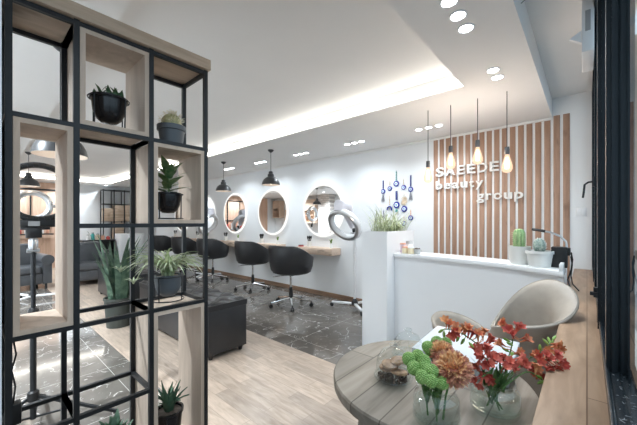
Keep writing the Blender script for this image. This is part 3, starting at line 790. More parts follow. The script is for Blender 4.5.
for k in range(9):
    y = -.40 + k * .11
    o = MB().box(-.035, .035, -.03, .03, 0, .22 + .04 * (k % 3)).build('product_pack', ['red', 'eye_white', 'coral'][k % 3], bevel=.004); o.location = (XL + .2, .9 + y, .981)
    tag(o, ['red', 'white', 'coral'][k % 3] + ' pack on the dark far shelf, ' + ['first', 'second', 'third'][k // 3] + ' of its colour from the left', 'pack', 'packs on the dark shelf')

# ------------------------------------------------------------------ things the mirrors show on the opposite wall
struct('column_brick', MB().box(-8.3, -7.7, YB, YB + .35, 0, SOF), 'brick', smooth=False)
def wall_cabinet(x, z, w, h, label):
    t = thing('wall_cabinet', label, 'wall cabinet', (x, YB, z), 0, 'pale wall cabinets reflected in the mirrors')
    m = MB().box(-w / 2, w / 2, 0, .02, 0, h).box(-w / 2, -w / 2 + .03, .02, .28, 0, h).box(w / 2 - .03, w / 2, .02, .28, 0, h).box(-w / 2 + .03, w / 2 - .03, .02, .28, 0, .03).box(-w / 2 + .03, w / 2 - .03, .02, .28, h - .03, h)
    m.build('carcass', 'ledge_wood', t)
    MB().box(-w / 2 + .03, w / 2 - .03, .02, .27, h * .33, h * .33 + .02).build('shelf_board', 'ledge_wood', t); MB().box(-w / 2 + .03, w / 2 - .03, .255, .275, h * .55, h - .03).build('door', 'ledge_wood', t)
wall_cabinet(-8.9, 1.25, .7, 1.0, 'pale wooden wall cabinet reflected in the right hand round mirror')
wall_cabinet(-10.0, 1.35, .8, .5, 'wide pale wooden wall cabinet reflected at the left of the right round mirror')
wall_cabinet(-11.0, 1.5, .5, .8, 'pale wooden wall cabinet reflected in the middle round mirror')

# ------------------------------------------------------------------ reception: planter box, desk and what stands on it
t = thing('planter_box', 'tall white box planter at the left end of the reception desk', 'planter', (0, 0, 0))
px0, px1, py0, py1, ph = -1.78, -1.492, 2.72, 3.35, 1.205
MB().box(px0, px1, py0, py1, 0, ph - .12).build('box_body', 'white', t, smooth=False)
m = MB().box(px0, px1, py0, py0 + .016, ph - .12, ph).box(px0, px1, py1 - .016, py1, ph - .12, ph).box(px0, px0 + .016, py0 + .016, py1 - .016, ph - .12, ph).box(px1 - .016, px1, py0 + .016, py1 - .016, ph - .12, ph)
m.build('box_rim', 'white', t, smooth=False)
MB().box(px0 + .016, px1 - .016, py0 + .016, py1 - .016, ph - .119, ph - .03).build('soil', 'soil', t, smooth=False)
for k, y in enumerate((2.84, 2.97, 3.1, 3.23)):
    g_ = thing('grass_plant', ['pale green grassy plant at the front of the white box planter', 'pale green grassy plant second from the front in the white planter', 'pale green grassy plant third from the front in the white planter', 'pale green grassy plant at the back of the white box planter'][k], 'plant', (-1.636, y, ph - .03), 0, 'grassy plants in the white box planter')
    b_ = MB()
    for _ in range(60):
        b_.blade((random.uniform(-.08, .08), random.uniform(-.05, .05), 0), random.uniform(0, 6.28), random.uniform(.18, .40), .008, (random.uniform(0, .45), random.uniform(.9, 2.7)), 8)
    b_.build('leaves', 'leaf_grass', g_)

desk = thing('reception_desk', 'white curved reception desk in front of the slatted wall', 'desk', (0, 0, 0))
def cat(pts, n=40):
    out = []; P = [Vector(p) for p in pts]; P = [P[0] * 2 - P[1]] + P + [P[-1] * 2 - P[-2]]
    for i in range(1, len(P) - 2):
        for k in range(n // (len(P) - 3)):
            t_ = k / (n // (len(P) - 3)); a, b, c, d = P[i - 1:i + 3]
            out.append(.5 * (2 * b + (c - a) * t_ + (2 * a - 5 * b + 4 * c - d) * t_ ** 2 + (3 * b - a - 3 * c + d) * t_ ** 3))
    return out + [P[-2]]
curve = cat([(-1.49, 2.85), (-1.22, 2.835), (-.95, 2.80), (-.65, 2.735), (-.40, 2.65), (-.112, 2.485)])
def ribbon(pts, off0, off1, z0, z1):
    vs = []; n = len(pts)
    for i, p in enumerate(pts):
        d = (pts[min(i + 1, n - 1)] - pts[max(i - 1, 0)]).normalized(); nn = Vector((0, 1))
        a, b = p + nn * off0, p + nn * off1
        vs += [(a.x, a.y, z0), (b.x, b.y, z0), (b.x, b.y, z1), (a.x, a.y, z1)]
    fs = []
    for i in range(n - 1):
        for j in range(4): fs.append((i * 4 + j, i * 4 + (j + 1) % 4, (i + 1) * 4 + (j + 1) % 4, (i + 1) * 4 + j))
    fs += [(3, 2, 1, 0), tuple((n - 1) * 4 + j for j in range(4))]
    return MB().add(vs, fs)
ribbon(curve, .025, .05, .10, .945).build('front_panel', 'white', desk)
ribbon(curve, .06, .08, 0, .10).build('plinth', 'white', desk)
ribbon(curve, 0, .30, .945, .983).build('counter_top', 'white_gloss', desk, bevel=.004)
ribbon(curve, .05, .62, .70, .735).build('work_surface', 'white', desk)
e_ = curve[-1]; d_ = (curve[-1] - curve[-3]).normalized(); nn = Vector((0, 1)); d_ = Vector((1, 0))
pp = [e_ + nn * .02 - d_ * .025, e_ + nn * .62 - d_ * .025]
def slab(p, q, w, z0, z1):
    d = (q - p).normalized(); s_ = Vector((-d.y, d.x)) * w
    return MB().add([(v.x, v.y, z) for z in (z0, z1) for v in (p - s_, q - s_, q + s_, p + s_)], [(3, 2, 1, 0), (4, 5, 6, 7), (0, 1, 5, 4), (1, 2, 6, 5), (2, 3, 7, 6), (3, 0, 4, 7)])
slab(e_ + nn * .03 - d_ * .018, e_ + nn * .62 - d_ * .018, .012, 0, .944).build('end_panel', 'white', desk)
slab(e_ + nn * .01 - d_ * .012, e_ + nn * .14 - d_ * .012, .011, .9832, 1.03).build('end_lip', 'white_gloss', desk, bevel=.004)

t = thing('column_cactus', 'upright ribbed green cactus in white pot on desk, left of the round one', 'potted plant', (-.385, 2.735, .984))
MB().lathe([(.001, 0), (.058, 0), (.075, .135), (.07, .135), (.064, .11)], n=28, close=False).build('pot', 'pot_white', t); soil(t, .066, .115)
vs = MB(); prof = [(.028, .10), (.036, .13), (.038, .19), (.036, .235), (.025, .258), (.004, .266)]
k_ = 60; pv = []; pf = []
for r, z in prof:
    for k in range(k_):
        a = 2 * math.pi * k / k_; q_ = r * (1 + .10 * math.cos(10 * a)); pv.append((q_ * math.cos(a), q_ * math.sin(a), z))
for i in range(len(prof) - 1): pf += [(i * k_ + k, i * k_ + (k + 1) % k_, (i + 1) * k_ + (k + 1) % k_, (i + 1) * k_ + k) for k in range(k_)]
vs.add(pv, pf).build('cactus_body', 'cactus', t)
b_ = MB()
for k in range(10):
    a = 2 * math.pi * k / 10
    for z in range(9):
        p = Vector((.041 * math.cos(a), .041 * math.sin(a), .12 + .014 * z))
        for s_ in (-.5, 0, .5): b_.bar(p, p + Vector((math.cos(a + s_), math.sin(a + s_), random.uniform(-.3, .5))) * .008, .001)
b_.build('spines', 'spine', t)
t = thing('round_cactus', 'small blue green cactus in wide white pot on desk beside card reader', 'potted plant', (-.255, 2.675, .984))
MB().lathe([(.001, 0), (.066, 0), (.078, .09), (.085, .092), (.085, .112), (.077, .112), (.072, .09)], n=28, close=False).build('pot', 'pot_white', t); soil(t, .074, .10)
MB().ball((0, 0, .145), .036, 48, 14, (1, 1, 1.5), .13).build('cactus_body', 'cactus_blue', t)
b_ = MB()
for k in range(170):
    a = random.uniform(0, 6.28); e = random.uniform(-.6, 1.5); p = Vector((.036 * math.cos(a) * math.cos(e), .036 * math.sin(a) * math.cos(e), .145 + .054 * math.sin(e)))
    b_.bar(p, p + Vector((math.cos(a), math.sin(a), random.uniform(-.2, .8))) * .009, .0012)
b_.build('spines', 'eye_white', t)
t = thing('card_reader', 'black box card reader with curved silver arm at right end of desk', 'card reader', (-.140, 2.725, .984))
MB().box(-.05, .04, -.045, .045, 0, .142).build('reader_body', 'black_plastic', t, bevel=.006)
MB().box(.03, .055, -.035, .035, .085, .138).build('side_unit', 'black_plastic', t, bevel=.004)
MB().tube([(.035, 0, .14), (.03, 0, .18), (.0, 0, .215), (-.05, 0, .24), (-.09, 0, .25)], .007, 8).build('silver_arm', 'silver', t)
MB().tube([(-.085, 0, .249), (-.13, 0, .258), (-.165, 0, .262)], .010, 8).build('arm_head', 'black_plastic', t)
w_ = MB().tube([(-.082, 2.73, 1.09), (-.075, 2.74, 1.04), (-.082, 2.74, .97), (-.10, 2.72, .90), (-.085, 2.66, .85), (-.105, 2.60, .828)], .005, 6)
w_.tube([(-.085, 2.76, 1.06), (-.078, 2.79, 1.0), (-.085, 2.79, .92), (-.075, 2.75, .87), (-.04, 2.74, .828)], .004, 6)
tag(w_.build('reader_cables', 'black_plastic'), 'black cables hanging from the card reader onto the wooden sill', 'cable')

def tin(name, x, y, r, h, body, lidm, label, c='candle'):
    t = thing(name, label, c, (x, y, .984), 0, 'small gifts on the left of the desk')
    MB().lathe([(.001, 0), (r, 0), (r * 1.02, h * .05), (r * 1.02, h * .74), (r * .95, h * .78)], n=20).build('jar_body', body, t)
    MB().lathe([(r * 1.04, h * .78), (r * 1.04, h * .97), (r * .98, h), (.001, h)], n=20).build('lid', lidm, t)
t = thing('gift_box', 'small lilac card box at the left end of desk by planter', 'box', (-1.425, 2.935, .984), 0, 'small gifts on the left of the desk')
MB().box(-.022, .022, -.022, .022, 0, .085).build('box_body', 'pink', t, bevel=.003); MB().box(-.023, .023, -.023, .023, .085, .10).build('lid', 'coral', t, bevel=.003)
tin('candle_jar', -1.385, 2.90, .028, .07, 'yellow_wax', 'coral', 'pale yellow candle jar beside the lilac box on the desk')
tin('candle_jar', -1.320, 2.895, .031, .072, 'yellow_wax', 'eye_white', 'pale yellow candle jar beside the grey bowl on the desk')
tin('glass_jar', -1.375, 2.98, .032, .12, 'eye_white', 'grey_ceramic', 'taller white jar standing behind the two yellow candle jars', 'jar')
t = thing('grey_bowl', 'little grey bowl of dark stones right of the yellow candle jars', 'bowl', (-1.255, 2.90, .984), 0, 'small gifts on the left of the desk')
MB().lathe([(.001, 0), (.026, 0), (.036, .05), (.033, .05), (.024, .008), (.001, .008)], n=20, close=False).build('bowl_body', 'grey_ceramic', t)
b_ = MB()
for k in range(9): b_.ball((.018 * math.cos(k * 2.3), .018 * math.sin(k * 2.3), .045 + .006 * (k % 2)), .010, 8, 6)
b_.build('stones', 'seed', t)

# blue bead hangings on the wall
RD = Matrix.Rotation(R(90), 3, 'X')
def eye(t, z, r, x=0):
    r *= 1.22
    MB().lathe([(.001, .004), (r * .8, .004), (r, .008), (r, .012), (r * .8, .016), (.001, .018)], (x, 0, z), n=20, mtx=RD, close=False).build('glass_eye', 'blue_eye', t)
    MB().lathe([(.001, .0205), (r * .56, .0195), (r * .56, .016)], (x, 0, z), n=16, mtx=RD, close=False).build('eye_ring', 'eye_white', t)
    MB().lathe([(.001, .022), (r * .36, .021), (r * .36, .0195)], (x, 0, z), n=14, mtx=RD, close=False).build('iris', 'eye_light', t)
    MB().lathe([(.001, .0235), (r * .16, .0225), (r * .16, .021)], (x, 0, z), n=10, mtx=RD, close=False).build('pupil', 'blue_eye', t)
def beads(t, z0, z1, m_, r=.008):
    b = MB(); n = max(2, int((z0 - z1) / (r * 2)))
    for k in range(n + 1): b.ball((0, -.010, z0 + (z1 - z0) * k / n), r * (.7 + .5 * (k % 2)), 8, 6)
    b.cyl((0, -.010, z0 + .02), (0, -.010, z1), .0015, n=5); b.build('bead_string', m_, t)
def hanging(x, z, label): return thing('bead_hanging', label, 'wall hanging', (x, D, z), 0, 'blue bead wall hangings')
PX = {60: -2.31, 107: -2.199, 153: -2.094, 205: -1.979, 255: -1.872}
def zc(v): return 1.925 - (v - 105) * .00203
for cx, side in ((60, 'left'), (255, 'right')):
    o = 0 if cx == 60 else -18
    t = hanging(PX[cx], zc(105 + o), f'long blue bead hanging with grey tassel at the {side} edge of the group')
    MB().box(-.008, .008, -.014, -.004, zc(165) - zc(105) + o * .002, 0).build('ribbon', 'navy', t); eye(t, zc(185) - zc(105 + o), .030)
    b_ = MB()
    for k in range(22):
        dx = random.uniform(-.012, .012); b_.tube([(dx * .5, -.012, zc(203) - zc(105 + o)), (dx * 2.2, -.012 + random.uniform(-.006, .004), zc(258 + random.uniform(-6, 8)) - zc(105 + o))], .0022, 4)
    b_.build('tassel', 'tassel', t)
for cx, side in ((107, 'left'), (205, 'right')):
    t = hanging(PX[cx], zc(112), f'short blue eye bead {side} of the top middle one'); beads(t, 0, zc(150) - zc(112), 'cream', .007); eye(t, zc(168) - zc(112), .029)
t = hanging(PX[153], zc(50), 'blue eye bead with teal bead hung highest in the middle'); beads(t, 0, zc(115) - zc(50), 'teal', .008); eye(t, zc(137) - zc(50), .036)
t = hanging(-2.203, zc(222), 'small hanging with dark blue horseshoe in the lower left of the group'); beads(t, 0, zc(285) - zc(222), 'cream', .007)
MB().tube([(.036 * math.cos(R(a)), -.012, zc(320) - zc(222) + .04 * math.sin(R(a))) for a in range(-25, 206, 15)], .010, 8).build('horseshoe', 'blue_eye', t)
t = hanging(PX[153] + .004, zc(190), 'central blue hanging with broad navy ribbon and teal tip'); MB().box(-.014, .014, -.014, -.004, zc(255) - zc(190), 0).build('ribbon', 'navy', t); eye(t, zc(290) - zc(190), .040)
MB().lathe([(.006, 0), (.022, -.03), (.018, -.045), (.001, -.05)], (0, -.014, zc(318) - zc(190)), n=14).build('teal_tip', 'teal', t)
t = hanging(-1.970, zc(215), 'cream knotted hanging above a blue eye in the lower right'); b_ = MB()
for k in range(26): b_.torus((random.uniform(-.04, .04), -.012, zc(265) - zc(215) + random.uniform(-.05, .05)), .012, .004, 10, 5, RD)
b_.build('knotted_cord', 'cream', t); MB().tube([(-.03, -.01, zc(240) - zc(215)), (0, -.01, 0), (.03, -.01, zc(240) - zc(215))], .003, 5).build('cord', 'cream', t); eye(t, zc(320) - zc(215), .036)
t = hanging(-1.872, zc(330), 'blue eye bead lowest on the right above the desk'); beads(t, 0, zc(366) - zc(330), 'coral', .007); eye(t, zc(384) - zc(330), .030)
t = hanging(-1.972, zc(372), 'blue eye bead partly behind the grassy plants, below the cream one'); beads(t, 0, zc(405) - zc(372), 'cream', .007); eye(t, zc(424) - zc(372), .028)
t = hanging(-2.300, zc(330), 'thin bead string hanging behind the left end of the grassy plants'); beads(t, 0, zc(375) - zc(330), 'navy', .007)

# ------------------------------------------------------------------ round table and what stands on it
TX, TY, TR, TZ = -.454, 1.134, .352, .72
t = thing('round_table', 'round weathered plank table in the foreground holding flower vases', 'table', (TX, TY, 0))
pr = [(.001, TZ - .042), (TR - .012, TZ - .042), (TR - .002, TZ - .036), (TR, TZ - .006), (TR - .005, TZ), (.001, TZ)]
MB().lathe(pr, n=64, close=False).build('tabletop', 'table_wood', t, angle=30)
MB().lathe([(TR - .05, TZ - .10), (TR - .05, TZ - .042)], n=8).build('apron', 'table_wood', t, smooth=False)
for k in range(4):
    a = R(45 + 90 * k); MB().bar((.22 * math.cos(a), .22 * math.sin(a), TZ - .06), (.29 * math.cos(a), .29 * math.sin(a), 0), .045).build('leg', 'table_wood', t, bevel=.004)
for a in (45, 135):
    MB().bar((.25 * math.cos(R(a)), .25 * math.sin(R(a)), .28), (-.25 * math.cos(R(a)), -.25 * math.sin(R(a)), .28), .03).build('stretcher', 'table_wood', t)

t = thing('white_box', 'flat white square box lying at the back of the round table', 'box', (-.385, 1.395, TZ + .0005), R(3))
MB().box(-.172, .172, -.17, .17, 0, .042).build('box_body', 'soft_white', t, bevel=.004)
MB().box(-.175, .175, -.173, .173, .030, .056).build('box_lid', 'soft_white', t, bevel=.004)

def cloche(name, label, loc, r, h, dish):
    t = thing(name, label, 'glass dish', loc)
    MB().lathe([(.001, .004), (r * .8, .003), (r * 1.0, .010), (r * 1.06, .016), (r * 1.04, .019), (r * .96, .013), (.001, .008)], n=36, close=False).build('glass_plate', 'glass', t)
    pr = [(r * .90, .014), (r * .92, h * .35), (r * .86, h * .58), (r * .66, h * .76), (r * .3, h * .86), (.012, h * .87), (.010, h * .90), (.017, h * .95), (.012, h), (.001, h)]
    MB().lathe(pr, n=36, close=False).build('glass_dome', 'glass', t)
    return t
cloche('glass_cloche', 'glass dish with knobbed dome holding cookies on the round table', (-.535, 1.025, TZ), .068, .135, 1)
cloche('glass_cloche', 'clear empty glass dome standing behind the cookie dish', (-.575, 1.235, TZ), .066, .125, 0)
for k, (dx, dy, dz, rx, ry) in enumerate(((-.026, .004, .034, .1, .1), (.024, -.006, .036, -.15, .2), (-.008, -.012, .056, .15, -.2), (.012, .012, .068, -.3, .25))):
    t = MB(); pr = [(.001, 0), (.026, 0), (.031, .004), (.029, .010), (.018, .0135), (.001, .015)]
    t.lathe(pr, n=22, close=False)
    o = t.build('cookie', 'cookie'); o.location = (-.535 + dx, 1.025 + dy, TZ + dz - .004); o.rotation_euler = (rx * .6, ry * .6, k)
    tag(o, ['round brown cookie low in the glass dish, at the back', 'round brown cookie low in the glass dish, at the right', 'round brown cookie lying across the two lower cookies', 'topmost brown cookie leaning in the glass dish'][k], 'cookie', 'cookies in the glass dish')
b_ = MB()
for k in range(120):
    a = random.uniform(0, 6.28); r = .055 * math.sqrt(random.random()); b_.ball((-.535 + r * math.cos(a), 1.025 + r * math.sin(a), TZ + .013 + random.uniform(0, .014)), random.uniform(.003, .006), 6, 4)
tag(b_.build('chocolate_crumbs', 'seed'), 'dark chocolate crumbs and seeds filling the bottom of the cookie dish', 'crumbs', kind='stuff')

def vase(label, loc, r, h):
    t = thing('glass_vase', label, 'vase', loc)
    pr = [(.001, .002), (r * .9, .002), (r, .012), (r, h * .62), (r * .94, h * .72), (r * .78, h * .82), (r * .77, h * .88), (r * .84, h * .94), (r * .86, h), (r * .83, h * 1.005), (r * .80, h * .99)]
    MB().lathe(pr, n=40, close=False).build('glass_jar', 'glass', t)
    b = MB()
    for z in (.22, .32): b.torus((0, 0, h * z), r * 1.0, .0016, 40, 6)
    b.build('moulded_ring', 'glass', t)
    MB().lathe([(.001, .0105), (r * .84, .0105), (r * .95, .019), (r * .95, h * .55), (.001, h * .55)], n=36, close=False).build('water', 'water', t)
    return t
V1 = Vector((-.330, .893, TZ)); V2 = Vector((-.212, 1.058, TZ))
vase('low round glass jar vase with green pompons and rust chrysanthemum', V1, .064, .108)
vase('round glass jar vase of red and orange freesias at the table edge', V2, .068, .100)

CAM_T = math.atan(268.5 / 305.0); FPX = 305.0
def at(px, py, d):
    """world point of a photograph pixel at distance d along the view axis"""
    u, v = px - 318.5, 222 - py; c, s = math.cos(CAM_T), math.sin(CAM_T)
    return Vector(((u * c - FPX * s) * d / FPX, (u * s + FPX * c) * d / FPX, 1.3 + v * d / FPX))

def petal(b, c, d, side, length, width, curl=.3, n=3):
    nrm = d.cross(side).normalized(); vs = []
    for i in range(n + 1):
        t_ = i / n; w = width * math.sin(math.pi * (.12 + .80 * t_)) / 2
        p = c + d * length * t_ + nrm * (-curl * length * t_ * t_)
        vs += [p - side * w + nrm * w * .35, p, p + side * w + nrm * w * .35]
    fs = []
    for i in range(n): o = i * 3; fs += [(o, o + 1, o + 4, o + 3), (o + 1, o + 2, o + 5, o + 4)]
    b.add(vs, fs)
def frame_of(d):
    a = d.cross(Vector((0, 0, 1)) if abs(d.z) < .9 else Vector((1, 0, 0))).normalized(); return a, d.cross(a)
def curve_to(p0, rim, p1):
    pts = []; 
    for i in range(9):
        t_ = i / 8; pts.append(p0 * (1 - t_) ** 2 + rim * 2 * t_ * (1 - t_) + p1 * t_ * t_)
    return pts
# green pompon stems and chrysanthemums in the first vase
D1 = .90
def pompon_stem(label, heads, base):
    t = thing('pompon_stem', label, 'flower', base, 0, 'green pompon flowers in the jar vase')
    st_ = MB()
    hs = [at(*h) - base for h in heads]; c = sum(hs, Vector()) / len(hs); nk = Vector((c.x * .5, c.y * .5, .095))
    st_.tube([Vector((0, 0, .003)), Vector((c.x * .18, c.y * .18, .05)), nk], .0025, 6)
    for k in range(5): st_.blade((nk.x * .3, nk.y * .3, .03 + .01 * k), k * 1.3, .045, .016, (.4, 1.2), 4)
    for h in hs: st_.tube([nk, (nk + h) / 2 + Vector((0, 0, -.004)), h], .0018, 5)
    st_.build('stem', 'stem', t)
    for h, hh in zip(hs, heads):
        b = MB(); r = random.uniform(.0165, .0195); b.ball(h, r * .93, 14, 10)
        for k in range(110):
            z = 1 - 2 * (k + .5) / 110; q_ = math.sqrt(1 - z * z); a = k * 2.39996
            d = Vector((q_ * math.cos(a), q_ * math.sin(a), z)); b.ball(h + d * r * .92, r * .17, 5, 4)
        b.build('flower_head', 'pompon', t)
    return t
pompon_stem('green pompons on one stem at the left of the jar vase', [(409, 359, D1 + .02), (418, 356, D1 + .03), (414, 368, D1 - .01), (424, 361, D1), (431, 352, D1 + .05)], V1 + Vector((-.02, -.01, .011)))
pompon_stem('green pompons on one stem above the chrysanthemum, at the back', [(428, 347, D1 + .06), (437, 342, D1 + .08), (446, 343, D1 + .09), (434, 350, D1 + .07)], V1 + Vector((.0, .02, .011)))
pompon_stem('green pompons on one stem hanging over the front rim of the jar vase', [(422, 377, D1 - .05), (432, 371, D1 - .03), (431, 381, D1 - .06), (442, 383, D1 - .05), (425, 368, D1 - .02)], V1 + Vector((.01, -.02, .011)))
def mum(label, c, r, up, base):
    t = thing('chrysanthemum', label, 'flower', base, 0, 'rust chrysanthemums in the jar vase')
    c = c - base
    MB().tube([Vector((0, 0, .003)), Vector((c.x * .3, c.y * .3, .07)), c - up * .012], .003, 6).build('stem', 'stem', t)
    b = MB(); tips = MB(); a1, a2 = frame_of(up); N_ = 620
    for k in range(N_):
        z = 1 - 1.25 * (k + .5) / N_; q_ = math.sqrt(max(0, 1 - z * z)); a = k * 2.39996
        o = a1 * math.cos(a) + a2 * math.sin(a)
        d = (o * q_ + up * z + Vector((random.uniform(-.45, .45), random.uniform(-.45, .45), random.uniform(-.45, .45)))).normalized()
        sd = d.cross(up if abs(d.dot(up)) < .95 else o).normalized()
        p = c + o * (q_ * r * .62) + up * (z * r * .36)
        petal(tips if z > .72 or random.random() < .14 else b, p, d, sd, r * random.uniform(.32, .46), r * .14, random.uniform(-.5, .5))
    b.ball(c, r * .6, 14, 10, (1, 1, .7)); b.build('petals', 'rust', t); tips.build('petal_tips', 'rust_tip', t)
mum('big rust chrysanthemum beside the green pompons in the jar vase', at(452, 369, D1 - .02), .056, Vector((.05, -.45, .89)).normalized(), V1 + Vector((.02, .0, .011)))
mum('smaller rust chrysanthemum with yellow middle, above the big one', at(441, 352, D1 + .04), .040, Vector((-.1, -.3, .95)).normalized(), V1 + Vector((.0, .01, .011)))
# freesias in the second vase
D2 = .97
def blossom(b1, c, d, size):
    a1, a2 = frame_of(d)
    for k in range(6):
        a = k * math.pi / 3; o = a1 * math.cos(a) + a2 * math.sin(a); dd = (d * (.95 if k % 2 else .8) + o * .55).normalized()
        petal(b1, c + o * size * .06, dd, d.cross(o).normalized(), size * .85, size * .62, .18)
    b1.tube([c - d * size * .75, c - d * size * .3, c + d * size * .12], [size * .06, size * .12, size * .2], 7)
def freesia(label, base, rim, path, blooms, buds):
    t = thing('freesia_stem', label, 'flower', base, 0, 'freesias in the round jar vase')
    loc = lambda p: p - base
    P0 = Vector((0, 0, .003)); pr = loc(rim); pts = [P0, P0.lerp(pr, .5) + Vector((0, 0, .004)), pr] + [loc(at(*p)) for p in path]
    q_ = cat2(pts)
    s_ = MB().tube(q_, .0021, 6)
    for k in range(3):
        zz = pr * (.25 + .15 * k); s_.blade((zz.x, zz.y, zz.z), random.uniform(0, 6.28), random.uniform(.04, .055), .012, (.2, .7), 5)
        z0 = pr * .8; s_.blade((z0.x, z0.y, z0.z - .01), random.uniform(0, 6.28), random.uniform(.06, .10), .012, (.3, .9), 5)
    s_.build('stem', 'stem', t)
    for px, py, dd, m_ in [(px + random.uniform(-4, 4) * e, py + random.uniform(-4, 4) * e, dd + random.uniform(-.015, .015) * e, m_) for px, py, dd, m_ in blooms for e in (0, 1)]:
        c = loc(at(px, py, dd)); near = min(q_, key=lambda p: (p - c).length)
        d = (c - near); d = (d.normalized() if d.length > 1e-4 else Vector((0, 0, 1))) + Vector((random.uniform(-.5, .5), random.uniform(-.8, .2), random.uniform(.1, .9))); d.normalize()
        b = MB(); blossom(b, c, d, random.uniform(.021, .028)); b.tube([near, c - d * .018], .0015, 5); b.build('blossom', m_, t)
    for px, py, dd in buds:
        b = MB(); c = loc(at(px, py, dd)); near = min(q_, key=lambda p: (p - c).length); d = (c - near).normalized() if (c - near).length > 1e-4 else Vector((0, 0, 1))
        b.tube([near, c - d * .010], .0014, 5); b.tube([c - d * .011, c - d * .003, c + d * .007, c + d * .014], [.0016, .0048, .0045, .001], 7)
        b.build('bud', 'leaf_mid', t)
def cat2(pts):
    P = [pts[0] * 2 - pts[1]] + pts + [pts[-1] * 2 - pts[-2]]; out = []
    for i in range(1, len(P) - 2):
        a, b, c, d = P[i - 1:i + 3]
        for k in range(6):
            t_ = k / 6; out.append(.5 * (2 * b + (c - a) * t_ + (2 * a - 5 * b + 4 * c - d) * t_ ** 2 + (3 * b - a - 3 * c + d) * t_ ** 3))
    return out + [P[-2]]
r2 = V2 + Vector((0, 0, .102)); F, O = 'freesia', 'freesia_or'
freesia('freesia stem arching far left over the white box, orange blooms', V2 + Vector((.015, -.01, .011)), r2 + Vector((-.03, .0, 0)), [(487, 355, D2 + .02), (472, 340, D2 + .04), (455, 330, D2 + .06), (444, 329, D2 + .07)],
        [(449, 325, D2 + .06, O), (456, 327, D2 + .05, O), (462, 329, D2 + .06, O), (467, 329, D2 + .05, O), (472, 335, D2 + .04, F), (478, 337, D2 + .03, O), (484, 333, D2 + .05, O), (489, 339, D2 + .03, F), (454, 333, D2 + .04, F)],
        [(441, 331, D2 + .08), (444, 334, D2 + .07), (458, 338, D2 + .05), (463, 341, D2 + .05), (450, 337, D2 + .06)])
freesia('freesia stem standing highest in the middle, pale orange blooms', V2 + Vector((-.01, .01, .011)), r2 + Vector((.0, .02, 0)), [(507, 360, D2 + .06), (512, 345, D2 + .08), (513, 333, D2 + .10)],
        [(503, 326, D2 + .1, O), (510, 330, D2 + .09, O), (517, 328, D2 + .1, F), (524, 338, D2 + .08, O), (502, 344, D2 + .08, O), (519, 352, D2 + .06, O), (513, 335, D2 + .07, F)],
        [(506, 350, D2 + .08), (510, 344, D2 + .08), (507, 340, D2 + .09)])
freesia('freesia stem leaning left low over the vase, dark red blooms', V2 + Vector((.01, .015, .011)), r2 + Vector((-.025, -.02, 0)), [(494, 366, D2 - .03), (484, 357, D2 - .03), (476, 351, D2 - .02)],
        [(475, 350, D2 - .02, F), (480, 355, D2 - .03, F), (488, 352, D2 - .02, F), (491, 358, D2 - .04, F), (498, 358, D2 - .03, F), (478, 363, D2 - .03, F), (485, 363, D2 - .05, F)], [(472, 346, D2 - .01)])
freesia('freesia stem hanging low over the left rim, three red blooms', V2 + Vector((.02, .0, .011)), r2 + Vector((-.035, -.015, 0)), [(490, 372, D2 - .05), (482, 377, D2 - .06)],
        [(475, 378, D2 - .06, F), (481, 383, D2 - .06, F), (486, 376, D2 - .05, F), (490, 379, D2 - .05, F)], [])
freesia('freesia stem in the centre of the vase with red blooms', V2 + Vector((-.02, -.005, .011)), r2 + Vector((.01, -.02, 0)), [(505, 366, D2 - .02), (508, 360, D2 - .01)],
        [(503, 359, D2 - .02, F), (509, 362, D2 - .03, F), (513, 367, D2 - .02, F), (506, 369, D2 - .04, F), (516, 362, D2, F)], [(512, 354, D2 + .02)])
freesia('freesia stem leaning far right toward the sill, big red cluster', V2 + Vector((-.02, -.01, .011)), r2 + Vector((.03, -.005, 0)), [(520, 366, D2 + .02), (534, 362, D2 + .04), (550, 360, D2 + .06), (562, 364, D2 + .06)],
        [(527, 368, D2 + .02, F), (533, 371, D2 + .02, O), (540, 362, D2 + .04, F), (546, 367, D2 + .03, F), (549, 359, D2 + .05, F), (556, 358, D2 + .05, F), (557, 367, D2 + .04, F), (551, 373, D2 + .03, F), (541, 373, D2 + .02, F), (561, 363, D2 + .05, F), (538, 355, D2 + .06, O)],
        [(565, 372, D2 + .05), (568, 377, D2 + .05), (571, 382, D2 + .05), (566, 367, D2 + .06)])
freesia('freesia stem with yellow green buds, uppermost at the right', V2 + Vector((-.015, .015, .011)), r2 + Vector((.025, .02, 0)), [(524, 362, D2 + .06), (540, 352, D2 + .09), (550, 343, D2 + .11)],
        [(553, 347, D2 + .10, O), (545, 350, D2 + .09, O), (557, 344, D2 + .1, O)], [(549, 340, D2 + .12), (554, 338, D2 + .12), (546, 342, D2 + .11), (552, 342, D2 + .12), (540, 348, D2 + .09)])
freesia('freesia stem of small green buds drooping below the right cluster', V2 + Vector((-.02, .005, .011)), r2 + Vector((.035, -.02, 0)), [(526, 372, D2 - .01), (540, 378, D2), (547, 388, D2)],
        [(536, 369, D2, O)], [(541, 382, D2), (546, 385, D2), (549, 391, D2), (551, 384, D2 + .01), (544, 391, D2), (539, 377, D2)])

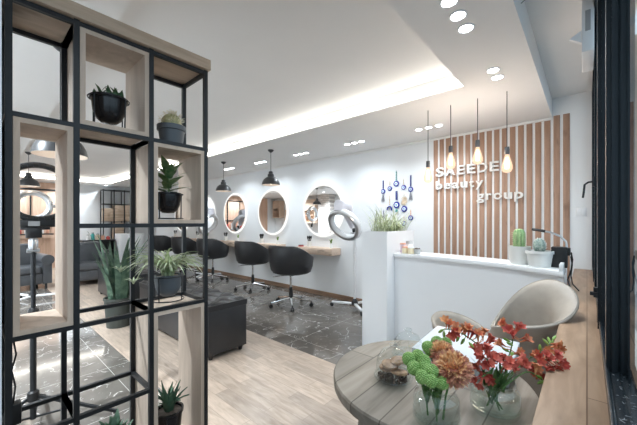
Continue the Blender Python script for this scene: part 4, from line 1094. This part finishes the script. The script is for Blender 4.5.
# ------------------------------------------------------------------ taupe tub chairs between the table and the desk
def tub_chair(label, loc, hf, rf, body):
    t = thing('tub_chair', label, 'chair', loc, 0, 'taupe leather tub chairs')
    n = 64; vs = []; fs = []
    for i in range(n):
        a = 2 * math.pi * i / n; c_, s_ = math.cos(a), math.sin(a); h, r = hf(a), rf(a)
        P = [(.02, .36), (body * .8, .37), (body * .97, .45), (body, h - .16), (body * 1.02 + .004, h - .09), ((body + r) * .5 + .012, h - .045), (r, h - .018), (r + .006, h - .006), (r, h), (r - .012, h - .002),
             ((body + r) * .5 - .014, h - .03), (body * .92, h - .09), (body * .86, h - .15), (body * .82, .52), (body * .6, .475), (.02, .47)]
        m_ = len(P); vs += [(q * c_, q * s_, z) for q, z in P]
    for i in range(n):
        k = (i + 1) % n
        for j in range(m_): fs.append((i * m_ + j, i * m_ + (j + 1) % m_, k * m_ + (j + 1) % m_, k * m_ + j))
    MB().add(vs, fs).build('shell', 'beige', t, angle=80)
    sc_ = MB(); pts = []
    for i in range(n):
        a = 2 * math.pi * i / n; h, r = hf(a), rf(a); pts.append((r * .985 * math.cos(a), r * .985 * math.sin(a), h + .0005))
    sc_.tube(pts, .0022, 6, True).build('piping', 'beige', t)
    MB().lathe([(.001, .476), (body * .7, .478), (body * .8, .50), (body * .74, .525), (.001, .53)], n=36, close=False).build('seat_cushion', 'beige', t)
    for k in range(4):
        a = R(45 + 90 * k); MB().cyl((body * .7 * math.cos(a), body * .7 * math.sin(a), .37), (body * .95 * math.cos(a), body * .95 * math.sin(a), 0), .016, .010, 10).build('leg', 'black_metal', t)
    return t
tub_chair('taupe leather tub chair with flared rim beside the wooden sill, right of the other', (-.264, 1.985, 0),
          lambda a: .830 + .094 * math.cos(a) + .074 * math.sin(a) - .022 * math.cos(2 * a) + .024 * math.sin(2 * a), lambda a: .188 + .042 * math.cos(a), .152)
tub_chair('lower taupe leather tub chair mostly hidden behind white box and flowers', (-.624, 2.161, 0),
          lambda a: .585 + .07 * math.cos(a - R(160)), lambda a: .19, .165)

# ------------------------------------------------------------------ camera, world and view
w = bpy.data.worlds.new('daylight'); S.world = w; w.use_nodes = True
bg = w.node_tree.nodes['Background']; bg.inputs['Color'].default_value = (.66, .84, 1., 1); bg.inputs['Strength'].default_value = 1.0
cam = bpy.data.cameras.new('camera'); co = bpy.data.objects.new('camera', cam); COL.objects.link(co); S.camera = co
cam.sensor_width = 36; cam.sensor_fit = 'HORIZONTAL'; cam.lens = FPX / 637 * 36; cam.shift_y = 9.5 / 637; cam.clip_start = .02
co.location = (0, 0, 1.3); co.rotation_euler = (R(90), 0, CAM_T)
S.view_settings.view_transform = 'Standard'; S.view_settings.look = 'None'; S.view_settings.gamma = 1; S.view_settings.use_curve_mapping = False
S.view_settings.exposure = 0.45
S.cycles.max_bounces = 14; S.cycles.diffuse_bounces = 6; S.cycles.transparent_max_bounces = 24; S.cycles.glossy_bounces = 6
S.cycles.caustics_reflective = False; S.cycles.caustics_refractive = False; S.cycles.sample_clamp_indirect = 6
S.cycles.use_denoising = True
